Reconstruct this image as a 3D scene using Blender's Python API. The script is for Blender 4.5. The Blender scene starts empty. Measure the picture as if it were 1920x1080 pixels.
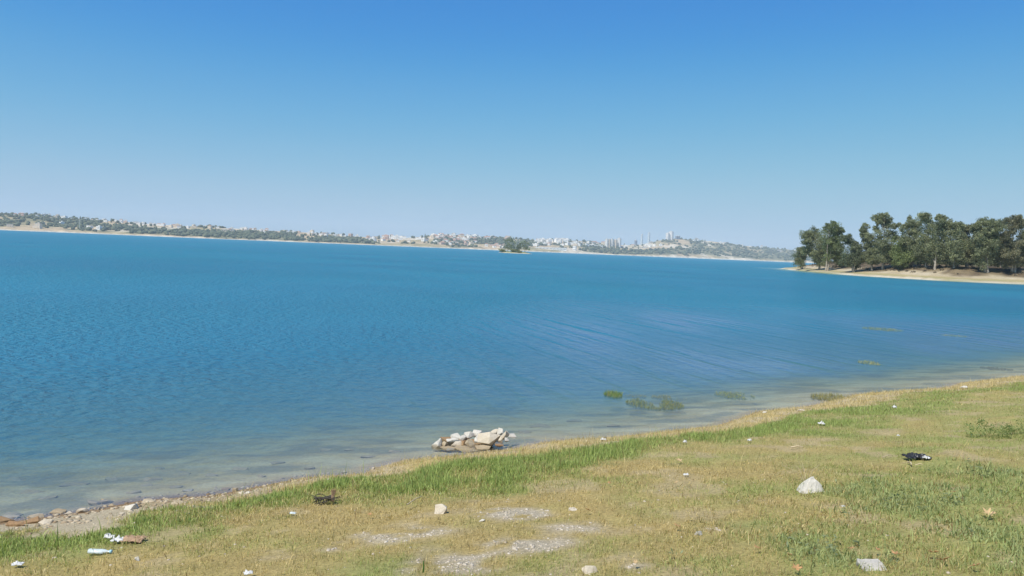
import bpy, bmesh, math, random
import numpy as np
from mathutils import Vector, Matrix

SC = bpy.context.scene
COL = SC.collection
rad = math.radians

# ------------------------------------------------------------------ camera
F = 1450.0            # focal length in pixels of a 1920 wide frame
H = 3.2               # eye height above the lake
PITCH = math.atan(71.5 / F)
ROLL = rad(2.4)
_f = np.array([0, math.cos(PITCH), -math.sin(PITCH)])
_r0 = np.array([1.0, 0, 0])
_u0 = np.cross(_r0, _f)
_R = _r0 * math.cos(ROLL) + _u0 * math.sin(ROLL)
_U = _u0 * math.cos(ROLL) - _r0 * math.sin(ROLL)
cd = bpy.data.cameras.new("camera")
cd.sensor_width = 36.0
cd.lens = 36.0 * F / 1920.0
cd.clip_start = 0.05
cd.clip_end = 30000
cam = bpy.data.objects.new("camera", cd)
COL.objects.link(cam)
cam.matrix_world = Matrix(((_R[0], _U[0], -_f[0], 0), (_R[1], _U[1], -_f[1], 0), (_R[2], _U[2], -_f[2], H), (0, 0, 0, 1)))
SC.camera = cam

# ------------------------------------------------------------------ sky, sun, exposure
SUN_EL, SUN_AZ = 58.0, 222.0       # azimuth clockwise from +Y: left of the view, a little behind
world = bpy.data.worlds.new("World")
SC.world = world
world.use_nodes = True
nt = world.node_tree
nt.nodes.clear()
sky = nt.nodes.new("ShaderNodeTexSky")
sky.sky_type = 'NISHITA'
sky.sun_disc = False
sky.sun_elevation = rad(SUN_EL)
sky.sun_rotation = rad(SUN_AZ)
sky.altitude = 100
sky.air_density = 1.0
sky.dust_density = 0.6
sky.ozone_density = 3.0
bg = nt.nodes.new("ShaderNodeBackground")
SKY_STRENGTH = 0.115
bg.inputs['Strength'].default_value = SKY_STRENGTH
wo = nt.nodes.new("ShaderNodeOutputWorld")
# deepen the blue of the sky channel by channel (clear dry summer air)
sep = nt.nodes.new("ShaderNodeSeparateColor")
cmb = nt.nodes.new("ShaderNodeCombineColor")
nt.links.new(sky.outputs[0], sep.inputs[0])
for k_, pts_ in enumerate((((0, .02), (.1, .03), (.19, .038), (.266, .085), (.397, .168), (.52, .228), (.7, .278), (1, .295)),
                           ((0, .05), (.2, .14), (.30, .188), (.407, .266), (.527, .328), (.7, .38), (1, .40)),
                           ((0, 0), (.3, .31), (.5, .47), (.6, .49), (.8, .485), (1, .482)))):
    ml = nt.nodes.new("ShaderNodeMath"); ml.operation = 'MULTIPLY'; ml.inputs[1].default_value = SKY_STRENGTH
    nt.links.new(sep.outputs[k_], ml.inputs[0])
    fc_ = nt.nodes.new("ShaderNodeFloatCurve")
    cv = fc_.mapping.curves[0]
    while len(cv.points) < len(pts_):
        cv.points.new(0.5, 0.5)
    for p_, xy in zip(cv.points, pts_):
        p_.location = xy
    fc_.mapping.update()
    nt.links.new(ml.outputs[0], fc_.inputs['Value'])
    m2 = nt.nodes.new("ShaderNodeMath"); m2.operation = 'MULTIPLY'; m2.inputs[1].default_value = 1 / SKY_STRENGTH
    nt.links.new(fc_.outputs[0], m2.inputs[0])
    nt.links.new(m2.outputs[0], cmb.inputs[k_])
nt.links.new(cmb.outputs[0], bg.inputs['Color'])
nt.links.new(bg.outputs[0], wo.inputs['Surface'])

sl = bpy.data.lights.new("sun", 'SUN')
sl.energy = 3.6
sl.angle = rad(0.5)
sl.color = (1.0, 0.955, 0.88)
sun = bpy.data.objects.new("sun", sl)
COL.objects.link(sun)
sd = Vector((math.sin(rad(SUN_AZ)) * math.cos(rad(SUN_EL)), math.cos(rad(SUN_AZ)) * math.cos(rad(SUN_EL)), math.sin(rad(SUN_EL))))
sun.rotation_euler = sd.to_track_quat('Z', 'Y').to_euler()
sun.location = (-30, -20, 60)

SC.view_settings.view_transform = 'Standard'
SC.view_settings.look = 'None'
SC.view_settings.exposure = 0.5
SC.view_settings.gamma = 1.0
SC.view_settings.use_curve_mapping = False
SC.render.engine = 'CYCLES'
SC.cycles.use_denoising = True
SC.cycles.max_bounces = 8
SC.cycles.transparent_max_bounces = 12
SC.cycles.volume_bounces = 1

# ------------------------------------------------------------------ helpers
rng = np.random.default_rng(7)
random.seed(7)


def ray(px, py):
    return _f + _R * ((px - 960.0) / F) - _U * ((py - 540.0) / F)


def lattice(ix, iy, seed):
    n = (ix.astype(np.int64) * 374761393 + iy.astype(np.int64) * 668265263 + seed * 974634777) & 0xFFFFFFFF
    n = ((n ^ (n >> 13)) * 1274126177) & 0xFFFFFFFF
    n = (n ^ (n >> 16)) & 0xFFFF
    return n / 65535.0


def vnoise(x, y, seed=0):
    x = np.asarray(x, float); y = np.asarray(y, float)
    ix = np.floor(x); iy = np.floor(y)
    fx = x - ix; fy = y - iy
    fx = fx * fx * (3 - 2 * fx); fy = fy * fy * (3 - 2 * fy)
    a = lattice(ix, iy, seed); b = lattice(ix + 1, iy, seed)
    c = lattice(ix, iy + 1, seed); d = lattice(ix + 1, iy + 1, seed)
    return (a * (1 - fx) + b * fx) * (1 - fy) + (c * (1 - fx) + d * fx) * fy


def fbm(x, y, seed=0, octv=4, gain=0.5):
    s = 0; a = 1.0; t = 0
    for k in range(octv):
        s = s + a * vnoise(x * 2.03 ** k + 17.3 * k, y * 2.03 ** k - 9.1 * k, seed + k)
        t += a; a *= gain
    return s / t


def sstep(a, b, x):
    t = np.clip((np.asarray(x, float) - a) / (b - a), 0, 1)
    return t * t * (3 - 2 * t)


def mix(a, b, t):
    t = np.asarray(t)[..., None]
    return np.asarray(a) * (1 - t) + np.asarray(b) * t


def mesh_np(name, verts, faces, mat=None, attrs=None, smooth=False):
    """faces: list of (n,k) int arrays; attrs: {name: (n,) float or (n,3) colour} per vertex"""
    me = bpy.data.meshes.new(name)
    verts = np.asarray(verts, np.float32)
    me.vertices.add(len(verts))
    me.vertices.foreach_set("co", verts.ravel())
    loops = np.concatenate([np.asarray(f, np.int32).ravel() for f in faces])
    tot = np.concatenate([np.full(len(f), f.shape[1], np.int32) for f in faces])
    st = np.concatenate([[0], np.cumsum(tot)[:-1]]).astype(np.int32)
    me.loops.add(len(loops))
    me.loops.foreach_set("vertex_index", loops)
    me.polygons.add(len(tot))
    me.polygons.foreach_set("loop_start", st)
    me.polygons.foreach_set("loop_total", tot)
    if smooth:
        me.polygons.foreach_set("use_smooth", np.ones(len(tot), bool))
    for k, v in (attrs or {}).items():
        v = np.asarray(v, np.float32)
        if v.ndim == 1:
            a = me.attributes.new(k, 'FLOAT', 'POINT')
            a.data.foreach_set("value", v)
        else:
            a = me.attributes.new(k, 'FLOAT_COLOR', 'POINT')
            c = np.ones((len(v), 4), np.float32); c[:, :3] = v
            a.data.foreach_set("color", c.ravel())
    me.update(calc_edges=True)
    if mat is not None:
        me.materials.append(mat)
    return me


def link(name, me, parent=None, loc=None):
    o = bpy.data.objects.new(name, me)
    COL.objects.link(o)
    if parent is not None:
        o.parent = parent
    if loc is not None:
        o.location = loc
    return o


def tag(o, label=None, cat=None, group=None, kind=None):
    if label: o['label'] = label
    if cat: o['category'] = cat
    if group: o['group'] = group
    if kind: o['kind'] = kind
    return o


def empty(name, loc, label, cat, group=None):
    o = bpy.data.objects.new(name, None)
    COL.objects.link(o)
    o.location = loc
    o.empty_display_size = 0.2
    return tag(o, label, cat, group)


class NT:
    def __init__(self, name):
        self.m = bpy.data.materials.new(name)
        self.m.use_nodes = True
        self.t = self.m.node_tree
        self.t.nodes.clear()
        self.out = self.t.nodes.new("ShaderNodeOutputMaterial")

    def n(self, typ, **kw):
        nd = self.t.nodes.new("ShaderNode" + typ)
        for k, v in kw.items():
            setattr(nd, k, v)
        return nd

    def l(self, a, b):
        self.t.links.new(a, b)

    def set(self, nd, **kw):
        for k, v in kw.items():
            nd.inputs[k.replace('_', ' ')].default_value = v
        return nd

    def noise(self, scale, detail=4, rough=0.55, vec=None, dist=0.0):
        nd = self.n("TexNoise")
        nd.inputs['Scale'].default_value = scale
        nd.inputs['Detail'].default_value = detail
        nd.inputs['Roughness'].default_value = rough
        nd.inputs['Distortion'].default_value = dist
        if vec is not None:
            self.l(vec, nd.inputs['Vector'])
        return nd.outputs['Fac']

    def ramp(self, fac, stops):
        nd = self.n("ValToRGB")
        el = nd.color_ramp.elements
        while len(el) < len(stops):
            el.new(0.5)
        for e, (p, c) in zip(el, stops):
            e.position = p
            e.color = (c, c, c, 1) if isinstance(c, (int, float)) else (*c, 1)
        self.l(fac, nd.inputs['Fac'])
        return nd.outputs['Color']

    def mixc(self, fac, a, b, blend='MIX'):
        nd = self.n("Mix", data_type='RGBA', blend_type=blend)
        for sock, v in ((nd.inputs[0], fac), (nd.inputs[6], a), (nd.inputs[7], b)):
            if hasattr(v, 'links'):
                self.l(v, sock)
            elif isinstance(v, (int, float)):
                sock.default_value = v
            else:
                sock.default_value = (*v, 1)
        return nd.outputs[2]

    def math(self, op, a, b=None, clamp=False):
        nd = self.n("Math", operation=op, use_clamp=clamp)
        for sock, v in ((nd.inputs[0], a), (nd.inputs[1], b)):
            if v is None: continue
            if hasattr(v, 'links'): self.l(v, sock)
            else: sock.default_value = v
        return nd.outputs[0]

    def pos(self):
        return self.n("NewGeometry").outputs['Position']

    def obj(self):
        return self.n("TexCoord").outputs['Object']

    def attr(self, name):
        return self.n("Attribute", attribute_name=name)

    def bump(self, h, strength=0.5, dist=0.02, normal=None):
        nd = self.n("Bump")
        nd.inputs['Strength'].default_value = strength
        nd.inputs['Distance'].default_value = dist
        self.l(h, nd.inputs['Height'])
        if normal is not None:
            self.l(normal, nd.inputs['Normal'])
        return nd.outputs['Normal']

    def bsdf(self, color, rough=0.8, spec=0.3, normal=None):
        p = self.n("BsdfPrincipled")
        if hasattr(color, 'links'): self.l(color, p.inputs['Base Color'])
        else: p.inputs['Base Color'].default_value = (*color, 1)
        p.inputs['Roughness'].default_value = rough
        p.inputs['Specular IOR Level'].default_value = spec
        if normal is not None:
            self.l(normal, p.inputs['Normal'])
        return p

    def done(self, shader):
        self.l(shader.outputs[0], self.out.inputs['Surface'])
        return self.m


# ------------------------------------------------------------------ shoreline, ground height
NEAR_SHORE = [(-400, -60), (-60, -8), (-20, 1.5), (-11, 5.0), (-7.2, 7.2), (-5.47, 8.28), (-5.13, 8.49), (-4.71, 8.81), (-4.4, 9.15), (-4.01, 9.34),
              (-3.6, 9.46), (-3.2, 9.86), (-2.77, 10.3), (-2.52, 10.46), (-1.97, 10.64), (-1.88, 10.94), (-1.49, 11.42), (-.95, 11.69),
              (-.39, 11.96), (.1, 12.3), (.46, 12.71), (1.02, 13.09), (1.68, 13.28), (2.83, 13.96), (3.98, 14.64), (4.94, 15.78),
              (5.31, 16.28), (6.45, 16.9), (6.98, 17.37), (8.7, 19.05), (10.22, 19.69), (11.35, 20.26), (12.67, 21.56), (15.78, 23.55),
              (19.5, 26.5), (24, 29.5), (45, 46), (85, 82), (130, 112), (163, 138), (172, 163), (152, 184)]


def water_pt(px, py):
    d = ray(px, py); t = -H / d[2]
    return (d[0] * t, d[1] * t)


PEN_SHORE = [water_pt(*p) for p in ((1920, 533), (1860, 530.5), (1780, 527), (1700, 522.3), (1640, 518.8), (1560, 513.2), (1510, 508.6), (1480, 505.6), (1463, 503.6))]
BACK_SHORE = [(124, 345), (150, 352), (200, 352), (300, 345), (900, 360)]
SHORE = np.array(NEAR_SHORE + PEN_SHORE + BACK_SHORE, float)
LAND = np.concatenate([SHORE, [(900, -700), (-400, -700)]])


def inside(x, y, poly):
    r = np.zeros(x.shape, bool)
    n = len(poly)
    for i in range(n):
        x0, y0 = poly[i]; x1, y1 = poly[(i + 1) % n]
        c = ((y0 > y) != (y1 > y))
        if y1 != y0:
            c &= x < (x1 - x0) * (y - y0) / (y1 - y0) + x0
            r ^= c
    return r


def shore_dist(x, y):
    """signed distance to the waterline, positive on land"""
    x = np.asarray(x, float); y = np.asarray(y, float)
    best = np.full(x.shape, 1e9)
    for i in range(len(SHORE) - 1):
        ax, ay = SHORE[i]; bx, by = SHORE[i + 1]
        dx, dy = bx - ax, by - ay
        t = np.clip(((x - ax) * dx + (y - ay) * dy) / (dx * dx + dy * dy), 0, 1)
        best = np.minimum(best, np.hypot(x - ax - t * dx, y - ay - t * dy))
    return np.where(inside(x, y, LAND), best, -best)


def height(x, y, s=None):
    x = np.asarray(x, float); y = np.asarray(y, float)
    if s is None: s = shore_dist(x, y)
    bump = (fbm(x * 0.9, y * 0.9, 3, 3) - 0.5)
    sl = np.maximum(s, 0)
    near = 0.10 * sstep(0, 0.5, sl) + 0.148 * sl * sstep(0, 1.5, sl) + bump * 0.10 * sstep(0.2, 2, sl)
    near = np.where(near > 1.5, 1.5 + 1.2 * (1 - np.exp(-(near - 1.5) / 1.2)), near)
    pen = 0.5 * sstep(0, 2, sl) + 3.0 * sstep(1, 20, sl) + 0.035 * np.clip(sl - 16, 0, 70) + (fbm(x * .12, y * .12, 9, 3) - .5) * 1.2 * sstep(3, 14, sl)
    w = sstep(95, 150, y)
    land = near * (1 - w) + pen * w
    d = np.maximum(-s, 0)
    bed = -(0.125 * d + 0.02 * sstep(0, 0.4, d)) + bump * 0.10 * sstep(0.0, 1.5, d)
    bed = -4.5 * (1 - np.exp(bed / 4.5))
    return np.where(s > 0, land, bed)


_hit_cache = {}


def hit(px, py):
    """where the ground (or lake surface) lies under a point of the view"""
    k = (px, py)
    if k in _hit_cache: return _hit_cache[k]
    d = ray(px, py)
    t = np.linspace(2.0, 60, 2400)
    x = d[0] * t; y = d[1] * t; z = H + d[2] * t
    g = np.maximum(height(x, y), 0)
    i = np.argmax(z <= g)
    if z[i] > g[i]: i = len(t) - 1
    p = Vector((x[i], y[i], g[i]))
    _hit_cache[k] = p
    return p


# ------------------------------------------------------------------ zones of the bank
class Patch:
    def __init__(s, px, py, rx, ry):
        c = hit(px, py); a = hit(px, py - ry); b = hit(px, py + ry)
        s.c = c; s.rx = rx / F * c.y; s.ry = max(0.05, (a.y - b.y) / 2)

    def f(s, x, y, seed=0, wob=0.8):
        d = np.hypot((x - s.c.x) / s.rx, (y - s.c.y) / s.ry)
        d = d + wob * (fbm(x * 1.7, y * 1.7, 40 + seed, 4) - 0.5) * 2
        return 1 - sstep(0.35, 1.25, d)


GRAVEL = [Patch(755, 1004, 110, 18), Patch(960, 1028, 190, 24), Patch(860, 1056, 110, 22), Patch(1068, 990, 75, 14), Patch(960, 962, 70, 10), Patch(1020, 1020, 130, 20),
          Patch(1190, 1064, 40, 8), Patch(640, 1030, 50, 8), Patch(1330, 995, 20, 5), Patch(820, 1064, 80, 14), Patch(905, 1042, 100, 18)]
STRAW = [Patch(930, 985, 420, 62), Patch(480, 1058, 340, 40), Patch(1330, 880, 230, 32), Patch(1790, 790, 190, 26), Patch(1400, 842, 110, 12), Patch(1120, 940, 260, 30), Patch(1640, 800, 160, 16),
         Patch(1530, 842, 140, 12), Patch(1620, 870, 110, 10)]
WEEDS = [Patch(1740, 940, 190, 55), Patch(1810, 1010, 170, 70), Patch(1560, 1045, 130, 36), Patch(1330, 1065, 90, 22), Patch(1560, 950, 80, 36), Patch(1420, 1000, 120, 24), Patch(1640, 930, 110, 30), Patch(1690, 1000, 260, 90), Patch(1880, 900, 120, 50)]
BUSHY = [Patch(1900, 815, 55, 17), Patch(1850, 822, 30, 10)]
GREEN = [Patch(60, 1030, 170, 32), Patch(700, 1060, 70, 18), Patch(1460, 915, 60, 14), Patch(1690, 848, 100, 12), Patch(1290, 858, 120, 12), Patch(300, 1000, 200, 20)]


def zones(x, y, s):
    n1 = fbm(x * 0.55, y * 0.55, 21, 4); n2 = fbm(x * 2.3, y * 2.3, 22, 3); n3 = fbm(x * 0.25, y * 0.25, 26, 3)
    mx = lambda L, sd: np.max([p.f(x, y, sd) for p in L], axis=0)
    gravel = mx(GRAVEL, 1); straw = mx(STRAW, 2); weeds = mx(WEEDS, 3) * (.35 + .65 * sstep(.38, .6, fbm(x * 1.9, y * 1.9, 28, 4))); green = mx(GREEN, 4); bushy = mx(BUSHY, 5)
    left = 1 - sstep(-4.0, -1.5, x)                 # the stony end of the beach
    mid = sstep(-3.5, -1.5, x) * (1 - sstep(2.5, 6.5, x))
    edge = 0.74 + 1.3 * (n1 - .42) + .9 * (n2 - .5) + 0.35 * left + 0.5 * sstep(-1.2, .4, x) * (1 - sstep(1.4, 3.2, x)) + 0.55 * sstep(5, 8, x)
    belt = sstep(edge, edge + 0.3, s) * (1 - sstep(edge + 0.3 + 0.5 * n1, edge + 1.7 + 1.0 * n1, s))
    belt *= (.62 + .5 * sstep(.35, .6, n2))
    belt *= 1.0 - 0.45 * sstep(4, 8, x) - 0.35 * left
    shore_band = 1 - sstep(edge - .05, edge + 0.28, s)
    g = 0.50 + 1.3 * (n1 - 0.5) + 0.9 * (n2 - 0.5) + 0.5 * (n3 - .5) + .05
    g = g - 0.36 * straw + 0.45 * weeds + 0.12 * sstep(1.5, 5, x) + 0.4 * green + 0.5 * bushy - 0.3 * gravel
    g = np.clip(g, 0, 1) * (1 - belt) + belt
    g = g * (1 - shore_band) + 0.08 * shore_band
    gravel = np.maximum(gravel * (1 - belt), 0) * sstep(.36, .62, fbm(x * 5.5, y * 5.5, 27, 3) + .06)
    return dict(g=np.clip(g, 0, 1), belt=belt, mid=mid, shore=shore_band, weeds=np.maximum(weeds, 0), bushy=bushy, gravel=gravel, left=left, n1=n1, n2=n2, straw=straw)


C_STRAW = np.array((0.50, 0.375, 0.15))
C_STRAW2 = np.array((0.57, 0.46, 0.26))
C_OLIVE = np.array((0.37, 0.36, 0.125))
C_GREEN = np.array((0.27, 0.34, 0.10))
C_BELT = np.array((0.36, 0.425, 0.135))
C_WEED = np.array((0.33, 0.365, 0.18))

# ------------------------------------------------------------------ ground sheet
m = NT("ground")
at = m.attr("col").outputs['Color']
P = m.pos()
f1 = m.noise(28, 5, 0.7, P); f2 = m.noise(160, 3, 0.7, P); f3 = m.noise(3.0, 4, 0.6, P)
c = m.mixc(1.0, at, m.ramp(f1, [(0.25, 0.55), (0.75, 1.35)]), 'MULTIPLY')
c = m.mixc(0.8, c, m.ramp(f2, [(0.3, 0.6), (0.7, 1.3)]), 'MULTIPLY')
c = m.mixc(0.5, c, m.ramp(f3, [(0.3, 0.8), (0.7, 1.2)]), 'MULTIPLY')
hgt = m.math('ADD', m.math('MULTIPLY', f1, 0.7), m.math('MULTIPLY', f2, 0.3))
M_GROUND = m.done(m.bsdf(c, 0.95, 0.1, m.bump(hgt, 0.8, 0.03)))


def axis(parts):
    v = [np.arange(a, b, st) for a, b, st in parts]
    return np.concatenate(v)


def sheet(name, xs, ys, mat, colf):
    X, Y = np.meshgrid(xs, ys)
    x = X.ravel(); y = Y.ravel()
    s = shore_dist(x, y)
    z = height(x, y, s)
    nx, ny = len(xs), len(ys)
    i = np.arange(nx * ny).reshape(ny, nx)
    q = np.stack([i[:-1, :-1], i[:-1, 1:], i[1:, 1:], i[1:, :-1]], -1).reshape(-1, 4)
    return mesh_np(name, np.stack([x, y, z], 1), [q], mat, {"col": colf(x, y, s, z)}, True)


def bank_colour(x, y, s, z):
    Z = zones(x, y, s)
    c = mix(C_STRAW * 0.85, C_OLIVE * 0.86, Z['g'])
    c = mix(c, C_BELT * 0.55, Z['belt'] * 0.8)
    c = mix(c, (0.45, 0.35, 0.19), sstep(.58, .70, fbm(x * 2.3 + 3, y * 2.3, 137, 4)) * (1 - Z['belt']) * .7)
    pale = np.array((0.46, 0.39, 0.28))
    c = mix(c, pale, np.clip(Z['gravel'] * 1.0, 0, 1))
    strawband = mix(C_STRAW * .95, (0.50, 0.40, 0.25), sstep(.3, .7, Z['n2']))
    sand = mix((0.40, 0.31, 0.18), (0.47, 0.39, 0.26), sstep(.35, .6, Z['n2']) * (0.3 + 0.7 * Z['left']))
    sand = mix(strawband, sand, np.clip(Z['left'] * 1.2, 0, 1))
    c = mix(c, sand, Z['shore'])
    wet = np.array((0.235, 0.145, 0.075))
    c = mix(c, wet, (1 - sstep(0.02, 0.22 + .3 * Z['n1'] * Z['left'], s)) * (0.35 + .5 * Z['left']))
    # lake bed
    b = mix((0.46, 0.36, 0.18), (0.55, 0.47, 0.28), sstep(.3, .7, fbm(x * 1.3, y * 3.1, 61, 4)))
    b = mix(b, (0.24, 0.22, 0.14), sstep(.5, .68, fbm(x * .9, y * 1.6, 66, 4)) * .8)
    c = mix(c, b, sstep(0.0, 0.5, -s))
    # far parts
    t = sstep(95, 150, y)
    n = fbm(x * .11, y * .11, 71, 4); n5 = fbm(x * .5, y * .5, 72, 3)
    beach = mix((0.47, 0.385, 0.25), (0.56, 0.475, 0.335), sstep(.3, .7, n5))
    beach = mix(beach, (0.40, 0.32, 0.13), sstep(2.0, 3.0, s) * (1 - sstep(4.5, 7, s)) * .55)
    beach = mix(beach, (0.44, 0.29, 0.18), sstep(.60, .68, n) * sstep(7, 10, s) * .6)
    litter = mix((0.10, 0.075, 0.05), (0.22, 0.17, 0.10), sstep(.35, .7, n5))  # dark leaf litter, with the shade under the trees put into its colour
    beach = beach * .92
    beach = mix(beach, (0.27, 0.27, 0.11), sstep(1.6, 2.4, s) * (1 - sstep(3.2, 5, s)) * .55 * sstep(.35, .6, n))
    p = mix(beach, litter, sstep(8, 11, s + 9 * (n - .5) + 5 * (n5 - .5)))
    p = mix(p, (0.62, 0.56, 0.44), 1 - sstep(0.3, 1.1, s))
    algae = sstep(118, 123, x) * 0 + sstep(.45, .6, fbm(x * .05, y * .05, 77, 2))
    p = mix(p, (0.20, 0.23, 0.07), sstep(-2.5, -.2, s) * (1 - sstep(0.3, 1.6, s)) * algae * .8)
    return mix(c, p, t)


xs = axis([(-420, -60, 30), (-60, -14, 2), (-14, -7, .25), (-7, 14, .085), (14, 30, .25), (30, 60, 3), (60, 95, 5), (95, 175, 1.25), (175, 300, 8), (300, 901, 60)])
ys = axis([(-700, -60, 40), (-60, -4, 4), (-4, 3, .5), (3, 18, .085), (18, 30, .2), (30, 60, 2), (60, 150, 6), (150, 180, 2), (180, 360, 1.25), (360, 420, 20)])
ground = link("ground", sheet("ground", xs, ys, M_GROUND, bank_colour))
tag(ground, kind='structure')

# ------------------------------------------------------------------ lake surface
rr = np.concatenate([4.0 * 1.012 ** np.arange(0, 640)])
aa = np.radians(np.arange(-100, 100.2, 0.4))
Rg, Ag = np.meshgrid(rr, aa)
wx = (Rg * np.sin(Ag)).ravel(); wy = (Rg * np.cos(Ag)).ravel()
ws = np.full(wx.shape, -60.0)
nearw = np.hypot(wx, wy) < 900
ws[nearw] = shore_dist(wx[nearw], wy[nearw])
dep = np.where(ws < 0, -height(wx, wy, np.minimum(ws, -1e-3)), 0.0)
dep = np.clip(dep, 0, 5)
crests = sstep(.12, .6, dep) * sstep(-5.5, 2.5, wx - .12 * (wy - 20)) * (1 - sstep(34, 60, wy)) * (0.45 + 0.55 * sstep(.28, .6, fbm(wx * .14, wy * .05, 55, 3)))
ni, nj = Rg.shape
i = np.arange(ni * nj).reshape(ni, nj)
q = np.stack([i[:-1, :-1], i[1:, :-1], i[1:, 1:], i[:-1, 1:]], -1).reshape(-1, 4)
keep = ws[q].min(1) < 0.9
q = q[keep][:, ::-1]
m = NT("lake_water")
dp = m.attr("depth").outputs['Fac']
P = m.pos()
# ripples: short chop everywhere, long crests running out from the bank in the sheltered part
mp = m.n("Mapping", vector_type='TEXTURE'); m.l(P, mp.inputs['Vector']); mp.inputs['Rotation'].default_value = (0, 0, rad(21)); mp.inputs['Scale'].default_value = (1 / 3.0, 1 / 0.085, 1)
crest_a = m.noise(1.0, 3, 0.5, mp.outputs[0], 0.25)
mpb = m.n("Mapping", vector_type='TEXTURE'); m.l(P, mpb.inputs['Vector']); mpb.inputs['Rotation'].default_value = (0, 0, rad(11)); mpb.inputs['Scale'].default_value = (1 / 4.8, 1 / 0.20, 1)
crest_b = m.noise(1.0, 2, 0.5, mpb.outputs[0], 0.3)
crest = m.math('ADD', m.math('MULTIPLY', crest_a, 0.75), m.math('MULTIPLY', crest_b, 0.3))
chop = m.noise(3.4, 3, 0.6, P, 0.4)
mp2 = m.n("Mapping"); m.l(P, mp2.inputs['Vector']); mp2.inputs['Scale'].default_value = (0.5, 0.2, 1)
swell = m.noise(0.9, 4, 0.6, mp2.outputs[0], 0.3)
big = m.noise(0.035, 3, 0.5, P)
dpm = m.math('MULTIPLY', dp, 1.0)
calm = m.ramp(dpm, [(0.0, 0.10), (0.35, 0.35), (1.0, 1.0)])           # flat close to the bank
h1 = m.math('MULTIPLY', crest, m.math('MULTIPLY', m.attr('crests').outputs['Fac'], 2.6))
h2 = m.math('MULTIPLY', m.math('MULTIPLY', chop, m.ramp(big, [(0.35, 1.5), (0.62, 3.0)])), m.math('SUBTRACT', 1.0, m.math('MULTIPLY', m.attr('crests').outputs['Fac'], 0.75)))
hh = m.math('ADD', m.math('ADD', h1, h2), m.math('MULTIPLY', swell, 2.2))
hh = m.math('MULTIPLY', hh, calm)
nrm = m.bump(hh, 1.0, 0.14)
tr = m.n("BsdfTransparent")
ext = m.n("CombineXYZ")
for ch, k in zip("XYZ", (-2.2, -1.7, -1.8)):
    m.l(m.math('EXPONENT', m.math('MULTIPLY', dp, k)), ext.inputs[ch])
m.l(ext.outputs[0], tr.inputs['Color'])
inv = m.n("VectorMath", operation='SUBTRACT'); inv.inputs[0].default_value = (1, 1, 1); m.l(ext.outputs[0], inv.inputs[1])
body = m.ramp(m.math('MULTIPLY', dp, 0.25), [(0.0, (0.24, 0.21, 0.115)), (0.035, (0.17, 0.20, 0.145)), (0.09, (0.06, 0.19, 0.235)), (0.30, (0.022, 0.178, 0.274))])
body = m.mixc(m.ramp(m.noise(0.02, 3, .5, P), [(.35, 0.), (.65, 1.)]), body, m.mixc(1.0, body, (0.8, 1.12, 1.02), 'MULTIPLY'))
bc = m.n("VectorMath", operation='MULTIPLY'); m.l(inv.outputs[0], bc.inputs[0]); m.l(body, bc.inputs[1])
df = m.n("BsdfDiffuse"); m.l(bc.outputs[0], df.inputs['Color']); m.l(nrm, df.inputs['Normal'])
ad = m.n("AddShader"); m.l(tr.outputs[0], ad.inputs[0]); m.l(df.outputs[0], ad.inputs[1])
gl = m.n("BsdfGlossy"); gl.inputs['Roughness'].default_value = 0.24; m.l(nrm, gl.inputs['Normal'])
fr = m.n("Fresnel"); fr.inputs['IOR'].default_value = 1.30; m.l(nrm, fr.inputs['Normal'])
cz = m.attr('crests').outputs['Fac']
lines = m.ramp(crest, [(0.41, 0.0), (0.475, 0.95), (0.60, 1.25)])     # wavelet fronts mirror less of the low sky
sheen = m.math('MULTIPLY', m.math('ADD', 0.30, m.math('MULTIPLY', cz, 0.48)), m.mixc(cz, (1, 1, 1), lines))
fac = m.math('MULTIPLY', fr.outputs[0], sheen, True)
ms = m.n("MixShader"); m.l(fac, ms.inputs[0]); m.l(ad.outputs[0], ms.inputs[1]); m.l(gl.outputs[0], ms.inputs[2])
M_WATER = m.done(ms)
water = link("lake_water", mesh_np("lake_water", np.stack([wx, wy, np.zeros_like(wx)], 1), [q], M_WATER, {"depth": dep, "crests": crests}, True))
tag(water, kind='structure')

# ------------------------------------------------------------------ far shore: terrain
KP = np.array([-1500, -200, 0, 100, 200, 300, 400, 500, 600, 650, 700, 760, 800, 850, 900, 950, 1000, 1050, 1100, 1130, 1165, 1200, 1230, 1260, 1300, 1350, 1400, 1450, 1490, 1560, 1700, 1920, 3600], float)
KE = np.array([40, 36, 31, 28.5, 24.5, 21.5, 20.5, 18.5, 17.5, 15, 13.5, 16, 20, 23.5, 22.5, 22.5, 20.5, 24, 22.5, 19.5, 18.5, 21.5, 30, 35, 34.5, 31, 26, 24, 22.5, 20, 16, 16, 20], float)
KR = np.interp(KP, [-1500, 0, 400, 700, 1000, 1200, 1490, 2000, 3600], [1500, 1550, 1750, 2100, 2500, 2900, 3500, 3600, 3000])


def far_xy(P, v):
    P = np.asarray(P, float)
    Rs = np.interp(P, KP, KR)
    Rs = Rs * (1 + 0.02 * (fbm(P * .02, P * 0 + 1.3, 81, 3) - .5) * 2)
    yy = Rs + np.asarray(v) * Rs * 0.30
    return (P - 960) / F * yy, yy


def far_z(P, v):
    P = np.asarray(P, float); v = np.asarray(v, float)
    x, y = far_xy(P, v)
    e = np.interp(P, KP, KE)
    ter = (fbm(x * .006, y * .004, 83, 4) - .5)
    g = 0.10 * sstep(0, .03, v) + 0.90 * np.clip(v, 0, 1) ** 0.85
    g = g + 0.20 * ter * sstep(0.02, .25, v) * (1 - 0.7 * sstep(.75, 1, v)) * np.minimum(1, 22 / e)
    g = np.where(v > 1, 1 - 0.5 * (v - 1), g)
    g = g + 0.045 * (fbm(x * .02, y * .02, 85, 3) - .5) * sstep(.1, .4, v)
    g = np.where(v < 0, v * .6, g)
    return g * e / F * y


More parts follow.
